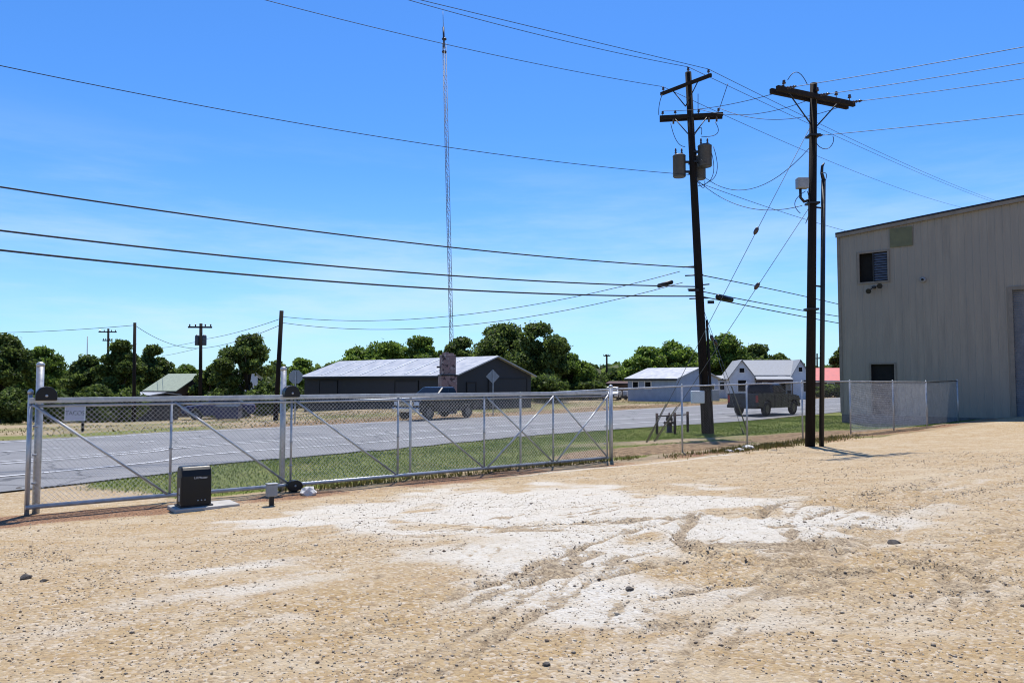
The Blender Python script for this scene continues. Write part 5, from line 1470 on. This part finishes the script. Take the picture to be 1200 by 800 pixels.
# ------------------------------------------------------------------ trees
def tree(label, px, ytop, hw, Y, leafm, airy=0.0, low=0.22, n_leaf=4200, name='tree', base_px=None, shape=1.0):
    x = at(px, 446, Y).x; zb = Z(x, Y); top = at(px, ytop, Y).z
    H = top - zb; W = hw * Y / F
    t = Thing(name, label, 'tree' if name == 'tree' else 'shrub', (x, Y, zb), 0, 'trees beyond the road')
    rg = np.random.default_rng(int(px * 7 + ytop))
    cz0 = H * low; ch = H - cz0
    # clump centres inside an egg
    nc = int(40 + 16 * (1 - airy))
    cl = []
    while len(cl) < nc:
        u = rg.uniform(-1, 1, 3)
        if (u ** 2).sum() > 1: continue
        zz = u[2]
        wz = math.sqrt(max(0.05, 1 - (0.75 * (zz + 0.15)) ** 2)) 
        cl.append((u[0] * W * 0.92 * wz, u[1] * W * 0.92 * wz, cz0 + ch * (0.48 + 0.43 * zz)))
    cl += [(0.15 * W * math.cos(q), 0.15 * W * math.sin(q), cz0 + ch * 0.86) for q in (0.3, 2.4, 4.5)]
    nc = len(cl)
    cl = np.array(cl)
    cl = cl[np.argsort(cl[:, 2])]
    rad = rg.uniform(0.17, 0.33, nc) * min(W, ch * 0.8) * (1 - 0.25 * airy)
    # trunk and limbs
    tr = MB(); r0 = 0.03 * H + 0.05
    bend = Vector((rg.uniform(-0.3, 0.3), rg.uniform(-0.3, 0.3), 0))
    p0, p1_, p2_ = Vector((0, 0, -0.2)), Vector((0, 0, cz0 * 0.9 + 0.3)) + bend, Vector((bend.x * 2, bend.y * 2, cz0 + ch * 0.55))
    tr.tube([p0, p0.lerp(p1_, 0.5), p1_, p2_], [r0 * 1.3, r0, r0 * 0.8, r0 * 0.25], 8)
    for i in rg.choice(nc, min(nc, 12), replace=False):
        e = Vector(cl[i]); s_ = p1_.lerp(p2_, rg.uniform(0, 0.7)); m = s_.lerp(e, 0.5) + Vector((0, 0, 0.08 * H))
        tr.tube([s_, m, e], [r0 * 0.38, r0 * 0.24, r0 * 0.08], 5)
    t.part('trunk', tr, 'bark', world=False)
    n = int(3.0 * n_leaf * (1 - 0.35 * airy))
    wgt = rad ** 2; wgt /= wgt.sum()
    idx = rg.choice(nc, n, p=wgt)
    d = rg.normal(size=(n, 3)); d /= np.linalg.norm(d, axis=1)[:, None]
    rr = rad[idx] * rg.uniform(0.35, 1.12, n) ** 0.6
    ctr = cl[idx] + d * rr[:, None] * np.array([1.15, 1.15, 0.8])
    stray = rg.random(n) < 0.08
    ctr[stray] += rg.normal(size=(stray.sum(), 3)) * 0.06 * W
    ctr[:, 2] = np.maximum(ctr[:, 2], 0.15)
    sz = (0.0015 * Y + 0.015) * rg.uniform(0.5, 2.0, n)
    a = rg.normal(size=(n, 3)); a /= np.linalg.norm(a, axis=1)[:, None]
    b = np.cross(a, rg.normal(size=(n, 3))); b /= np.linalg.norm(b, axis=1)[:, None]
    a = a * sz[:, None]; b = b * (sz * 0.62)[:, None]
    V = np.stack([ctr - a, ctr + b * 0.9 - a * 0.1, ctr + a, ctr - b * 0.9 - a * 0.1], 1).reshape(-1, 3)
    me = bpy.data.meshes.new('crown'); nf = n
    me.vertices.add(4 * n); me.vertices.foreach_set('co', V.ravel())
    me.loops.add(4 * n); me.loops.foreach_set('vertex_index', np.arange(4 * n))
    me.polygons.add(n); me.polygons.foreach_set('loop_start', np.arange(0, 4 * n, 4)); me.polygons.foreach_set('loop_total', np.full(n, 4))
    me.materials.append(M[leafm]); me.update(); me.validate()
    o = bpy.data.objects.new('crown', me); C.objects.link(o); o.parent = t.o
for a in [
    ('dark bushy tree cut by the left photo edge', 6, 385, 36, 58, 'leaf_dark', 0, 0.05, 6500),
    ('lighter green tree behind the thick left gate post', 50, 401, 30, 70, 'leaf_mid', 0.1, 0.05, 5000),
    ('dark round tree behind the roadside TACOS sign', 104, 412, 30, 64, 'leaf_dark', 0, 0.05, 5500),
    ('tall dark tree left of the thin bare pole', 141, 392, 27, 60, 'leaf_dark', 0.1, 0.05, 5500),
    ('dark tree right of the thin bare pole, above the green roof', 180, 400, 24, 82, 'leaf_dark', 0, 0.08, 5000),
    ('low distant tree over the green roof', 218, 427, 24, 110, 'leaf_mid', 0.2, 0.1, 3000),
    ('big airy tree with sky gaps between the transformer pole and the leaning plain pole', 290, 387, 40, 66, 'leaf_dark', 0.75, 0.12, 6200),
    ('small dark tree directly behind the transformer pole', 248, 424, 20, 74, 'leaf_dark', 0.2, 0.08, 3500),
    ('bright green tree behind the octagonal sign', 353, 417, 22, 92, 'leaf_light', 0.1, 0.08, 3500),
    ('small green tree at the left end of the slate shed', 388, 424, 20, 96, 'leaf_mid', 0.1, 0.08, 3000),
    ('light green tree behind the left part of the shed roof', 416, 406, 32, 100, 'leaf_light', 0.1, 0.08, 4200),
    ('light green tree behind the middle of the shed roof', 452, 397, 34, 98, 'leaf_light', 0.1, 0.08, 4400),
    ('mid green tree just left of the radio mast', 495, 391, 30, 96, 'leaf_mid', 0.1, 0.08, 4800),
    ('dark tree behind the brick pillar and radio mast', 540, 392, 26, 92, 'leaf_dark', 0.1, 0.08, 4500),
    ('large dark tree behind the peak of the shed roof', 588, 377, 46, 84, 'leaf_dark', 0, 0.05, 6500),
    ('tall dark tree with a ragged top at the right end of the slate shed', 630, 374, 40, 80, 'leaf_dark', 0.3, 0.05, 6500),
    ('mid green tree sloping down right of the slate shed', 664, 413, 28, 86, 'leaf_mid', 0, 0.05, 5000),
    ('low dark tree at the right end of the central clump', 690, 424, 18, 92, 'leaf_dark', 0, 0.05, 3500),
    ('low dark tree behind the brown carport', 722, 434, 20, 104, 'leaf_dark', 0.1, 0.05, 3200),
    ('bright green tree left of the white shed roof', 757, 405, 28, 98, 'leaf_light', 0.1, 0.08, 4200),
    ('bright green tree behind the white shed roof', 788, 400, 30, 102, 'leaf_light', 0.1, 0.08, 4200),
    ('mid green tree just left of the leaning pole', 812, 411, 22, 108, 'leaf_mid', 0.1, 0.08, 3500),
    ('round green tree right of the leaning pole above the white cottage', 850, 390, 32, 106, 'leaf_mid', 0.05, 0.08, 5000),
    ('dark tree behind the roof of the gabled house', 888, 401, 28, 112, 'leaf_dark', 0.2, 0.08, 4200),
    ('low dark tree behind the right gable of the house', 914, 414, 18, 116, 'leaf_dark', 0.1, 0.08, 3000),
    ('low dark tree left of the straight pole', 936, 422, 14, 120, 'leaf_dark', 0.1, 0.05, 2500),
    ('dark tree peeking out beside the metal building corner', 989, 402, 15, 116, 'leaf_dark', 0.4, 0.1, 3000),
]:
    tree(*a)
for lab, px, yt, hw, Y, m in [
    ('dense dark shrub at the left photo edge across the road', 14, 455, 26, 50, 'leaf_dark'),
    ('dense dark shrub behind the left gate post', 62, 458, 28, 54, 'leaf_dark'),
    ('dense dark shrub behind the roadside sign', 112, 452, 28, 56, 'leaf_dark'),
    ('dense dark shrub left of the green roofed house', 150, 455, 24, 58, 'leaf_dark'),
    ('dark shrub at the foot of the airy tree, left side', 262, 455, 26, 68, 'leaf_dark'),
    ('dark shrub at the foot of the airy tree, right side', 312, 448, 26, 64, 'leaf_dark'),
    ('dark shrub at the left end of the slate shed', 345, 452, 20, 78, 'leaf_dark'),
    ('dark shrub right of the slate shed gable', 640, 440, 30, 72, 'leaf_dark'),
    ('dark shrub between the slate shed and the carport', 690, 446, 26, 84, 'leaf_dark'),
    ('dark shrub in front of the red roofed house', 972, 451, 24, 98, 'leaf_dark'),
    ('dark shrub right of the gabled house', 944, 444, 10, 92, 'leaf_dark'),
]:
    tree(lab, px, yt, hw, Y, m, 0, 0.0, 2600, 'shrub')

# far wood that reads as one mass along the horizon
def far_wood():
    n = 30000
    rg = np.random.default_rng(5)
    px = rg.uniform(-250, 1500, n); Y = rg.uniform(170, 260, n)
    hh = 2.5 + 4.0 * fbm(px, Y * 0 + 3, 0.02, 4) + 2 * fbm(px, Y, 0.09, 8)
    X = (px - 600) / F * Y
    z = base_z(X, Y) + hh * rg.random(n) ** 0.7
    ctr = np.stack([X, Y, z], -1)
    sz = rg.uniform(0.5, 1.3, n)
    a = rg.normal(size=(n, 3)); a /= np.linalg.norm(a, axis=1)[:, None]
    b = np.cross(a, rg.normal(size=(n, 3))); b /= np.linalg.norm(b, axis=1)[:, None]
    a *= sz[:, None]; b *= (sz * 0.7)[:, None]
    V = np.stack([ctr - a, ctr + b, ctr + a, ctr - b], 1).reshape(-1, 3)
    me = bpy.data.meshes.new('far_wood')
    me.vertices.add(4 * n); me.vertices.foreach_set('co', V.ravel())
    me.loops.add(4 * n); me.loops.foreach_set('vertex_index', np.arange(4 * n))
    me.polygons.add(n); me.polygons.foreach_set('loop_start', np.arange(0, 4 * n, 4)); me.polygons.foreach_set('loop_total', np.full(n, 4))
    me.materials.append(M['leaf_dark']); me.update()
    o = bpy.data.objects.new('far_wood', me); C.objects.link(o)
    o['kind'] = 'stuff'; o['label'] = 'dark line of distant woodland along the horizon'; o['category'] = 'wood'
far_wood()

# ------------------------------------------------------------------ grass, weeds and loose stones
def blades(name, pts, hgt, wid, m, label, cat):
    n = len(pts); rg = np.random.default_rng(3)
    a = rg.uniform(0, 2 * math.pi, n)
    d = np.stack([np.cos(a), np.sin(a), np.zeros(n)], -1) * wid[:, None]
    lean = np.stack([rg.normal(0, 0.35, n), rg.normal(0, 0.35, n), np.ones(n)], -1) * hgt[:, None]
    V = np.stack([pts - d, pts + d, pts + lean], 1).reshape(-1, 3)
    me = bpy.data.meshes.new(name)
    me.vertices.add(3 * n); me.vertices.foreach_set('co', V.ravel())
    me.loops.add(3 * n); me.loops.foreach_set('vertex_index', np.arange(3 * n))
    me.polygons.add(n); me.polygons.foreach_set('loop_start', np.arange(0, 3 * n, 3)); me.polygons.foreach_set('loop_total', np.full(n, 3))
    me.materials.append(M[m]); me.update()
    o = bpy.data.objects.new(name, me); C.objects.link(o)
    o['kind'] = 'stuff'; o['label'] = label; o['category'] = cat
def grass_at(x, y):
    i = np.clip(np.searchsorted(GXS, x), 0, len(GXS) - 1); j = np.clip(np.searchsorted(GYS, y), 0, len(GYS) - 1)
    return GGRASS[j, i]
n = 420000
x = rng.uniform(-11, 22, n); y = rng.uniform(12, 46, n)
g = grass_at(x, y)
k = g * (0.3 + 1.1 * fbm(x, y, 0.55, 55)) > rng.uniform(0.25, 0.9, n)
x, y = x[k], y[k]
pts = np.stack([x, y, surf(x, y) - 0.01], -1)
blades('lawn_grass', pts, rng.uniform(0.025, 0.065, len(x)), rng.uniform(0.008, 0.018, len(x)), 'grass_blade', 'green mown grass on the strip between the fence and the road', 'grass')
# weeds along the fence foot
n = 26000
s_ = rng.uniform(0.3, 25.5, n); p_ = rng.normal(0.05, 0.28, n)
x = G0.x + GA.x * s_ + GN.x * p_; y = G0.y + GA.y * s_ + GN.y * p_
w = 0.9 * np.exp(-((s_ - 20) / 3.2) ** 2) * (p_ > 0.05) + 0.22 * (s_ > 4) * (s_ < 14) * (p_ < 0.1) + 0.06
k = fbm(x, y, 0.9, 77) * w * 1.9 > rng.uniform(0.1, 0.9, n)
x, y = x[k], y[k]
pts = np.stack([x, y, surf(x, y) - 0.01], -1)
blades('weeds', pts, rng.uniform(0.05, 0.16, len(x)), rng.uniform(0.010, 0.022, len(x)), 'weed_blade', 'dry yellow green weeds along the foot of the fence', 'weeds')
# dry tufts across the road
n = 150000
x = rng.uniform(-45, 60, n); y = rng.uniform(24, 110, n)
df = side_of(x, y, FC)
k = (df > 0.6) & (df < 22) & (fbm(x, y, 0.25, 12) > rng.uniform(0.35, 0.7, n))
x, y = x[k], y[k]
pts = np.stack([x, y, surf(x, y) - 0.01], -1)
blades('dry_grass', pts, rng.uniform(0.03, 0.10, len(x)), rng.uniform(0.02, 0.05, len(x)), 'weed_blade', 'dry grass tufts on the far side of the road', 'grass')

def stones():
    n = 42000
    rg = np.random.default_rng(9)
    # denser close to the camera
    r = 3.2 * (24 / 3.2) ** rg.random(n); a = rg.uniform(R(40), R(140), n)
    x, y = r * np.cos(a), r * np.sin(a)
    p = (x - G0.x) * GN.x + (y - G0.y) * GN.y
    k = (p > 0.3) & (fbm(x, y, 0.8, 41) > rg.uniform(0.25, 0.62, n)); x, y, r = x[k], y[k], r[k]
    # churned stones along the tyre ruts
    for q, w, kk in RUTS:
        q = np.array(q); m_ = int(420 * kk * np.hypot(*np.diff(q, axis=0).T).sum() / 2)
        i = rg.integers(0, len(q) - 1, m_); f = rg.random(m_)[:, None]
        c_ = q[i] * (1 - f) + q[i + 1] * f + rg.normal(0, w * 1.1, (m_, 2))
        kp = fbm(c_[:, 0], c_[:, 1], 1.6, 71) > rg.uniform(0.3, 0.65, m_); c_ = c_[kp]
        x = np.concatenate([x, c_[:, 0]]); y = np.concatenate([y, c_[:, 1]]); r = np.concatenate([r, np.hypot(c_[:, 0], c_[:, 1])])
    n = len(x)
    sz = np.minimum(0.002 + 0.0022 * rg.exponential(1.0, n) + 0.00035 * r, 0.022)
    base = np.array([(1, 0, 0), (0, 1, 0), (-1, 0, 0), (0, -1, 0), (0, 0, 0.75), (0, 0, -0.6)], float)
    th = rg.uniform(0, 6.28, n); c, s = np.cos(th), np.sin(th)
    B = base[None] * rg.uniform(0.7, 1.35, (n, 6, 1)) * sz[:, None, None]
    V = np.stack([B[..., 0] * c[:, None] - B[..., 1] * s[:, None], B[..., 0] * s[:, None] + B[..., 1] * c[:, None], B[..., 2]], -1)
    V[..., 0] += x[:, None]; V[..., 1] += y[:, None]; V[..., 2] += (surf(x, y) + sz * 0.25)[:, None]
    tri = np.array([(0, 1, 4), (1, 2, 4), (2, 3, 4), (3, 0, 4), (1, 0, 5), (2, 1, 5), (3, 2, 5), (0, 3, 5)])
    Fc = (tri[None] + 6 * np.arange(n)[:, None, None]).reshape(-1)
    me = bpy.data.meshes.new('gravel_stones')
    me.vertices.add(6 * n); me.vertices.foreach_set('co', V.ravel())
    me.loops.add(len(Fc)); me.loops.foreach_set('vertex_index', Fc)
    m = len(Fc) // 3
    me.polygons.add(m); me.polygons.foreach_set('loop_start', np.arange(0, len(Fc), 3)); me.polygons.foreach_set('loop_total', np.full(m, 3))
    me.materials.append(M['stone']); me.update()
    o = bpy.data.objects.new('gravel_stones', me); C.objects.link(o)
    o['kind'] = 'stuff'; o['label'] = 'loose stones scattered over the gravel lot'; o['category'] = 'gravel'
stones()

# ------------------------------------------------------------------ light and sky
SUN_AZ, SUN_EL = R(6), R(69)         # azimuth from +Y towards +X
sd = bpy.data.lights.new('sun', 'SUN'); sd.energy = 4.6; sd.angle = R(0.5); sd.color = (1.0, 0.955, 0.89)
so = bpy.data.objects.new('sun', sd); C.objects.link(so)
dirv = Vector((math.sin(SUN_AZ) * math.cos(SUN_EL), math.cos(SUN_AZ) * math.cos(SUN_EL), math.sin(SUN_EL)))
so.rotation_euler = dirv.to_track_quat('Z', 'Y').to_euler(); so.location = (0, 0, 40)
w = bpy.data.worlds.new('World'); scene.world = w; w.use_nodes = True
nt = w.node_tree; bg = nt.nodes['Background']
sky = nt.nodes.new('ShaderNodeTexSky'); sky.sky_type = 'NISHITA'; sky.sun_disc = False
sky.sun_elevation = SUN_EL; sky.sun_rotation = SUN_AZ
sky.air_density = 1.0; sky.dust_density = 0.3; sky.ozone_density = 3.0; sky.altitude = 100
hs = nt.nodes.new('ShaderNodeHueSaturation'); hs.inputs['Saturation'].default_value = 1.15; hs.inputs['Value'].default_value = 1.0
nt.links.new(sky.outputs[0], hs.inputs['Color'])
tint = nt.nodes.new('ShaderNodeMix'); tint.data_type = 'RGBA'; tint.blend_type = 'MULTIPLY'; tint.inputs[0].default_value = 1
tint.inputs[7].default_value = (0.53, 0.86, 1.22, 1)
nt.links.new(hs.outputs[0], tint.inputs[6]); 
wt = NT(w)
tcs = wt.node('ShaderNodeTexCoord').outputs['Generated']
sxy = wt.node('ShaderNodeSeparateXYZ'); wt.link(tcs, sxy.inputs[0])
mpw = wt.node('ShaderNodeMapping'); mpw.inputs['Scale'].default_value = (1.4, 1.4, 9.0); mpw.inputs['Rotation'].default_value = (0, R(6), 0)
wt.link(tcs, mpw.inputs['Vector'])
cn = wt.noise(mpw.outputs[0], 1.6, 8, 0.6)
low = wt.math('MULTIPLY', wt.rng(sxy.outputs[2], 0.0, 0.07), wt.rng(sxy.outputs[2], 0.12, 0.34, 1.0, 0.0))
hz = wt.rng(sxy.outputs[2], -0.02, 0.30, 0.22, 0.0)
cl_ = wt.math('ADD', hz, wt.math('MULTIPLY', low, wt.rng(cn, 0.40, 0.70, 0, 0.40)), clamp=True)
fin = wt.mix(cl_, tint.outputs[2], (5.2, 6.2, 7.6))
wt.link(fin, bg.inputs['Color'])
bg.inputs['Strength'].default_value = 0.115
scene.view_settings.view_transform = 'Standard'
scene.view_settings.look = 'None'
scene.view_settings.exposure = 0.38
scene.view_settings.gamma = 1
scene.cycles.filter_width = 1.1
scene.cycles.max_bounces = 6
scene.cycles.transparent_max_bounces = 8
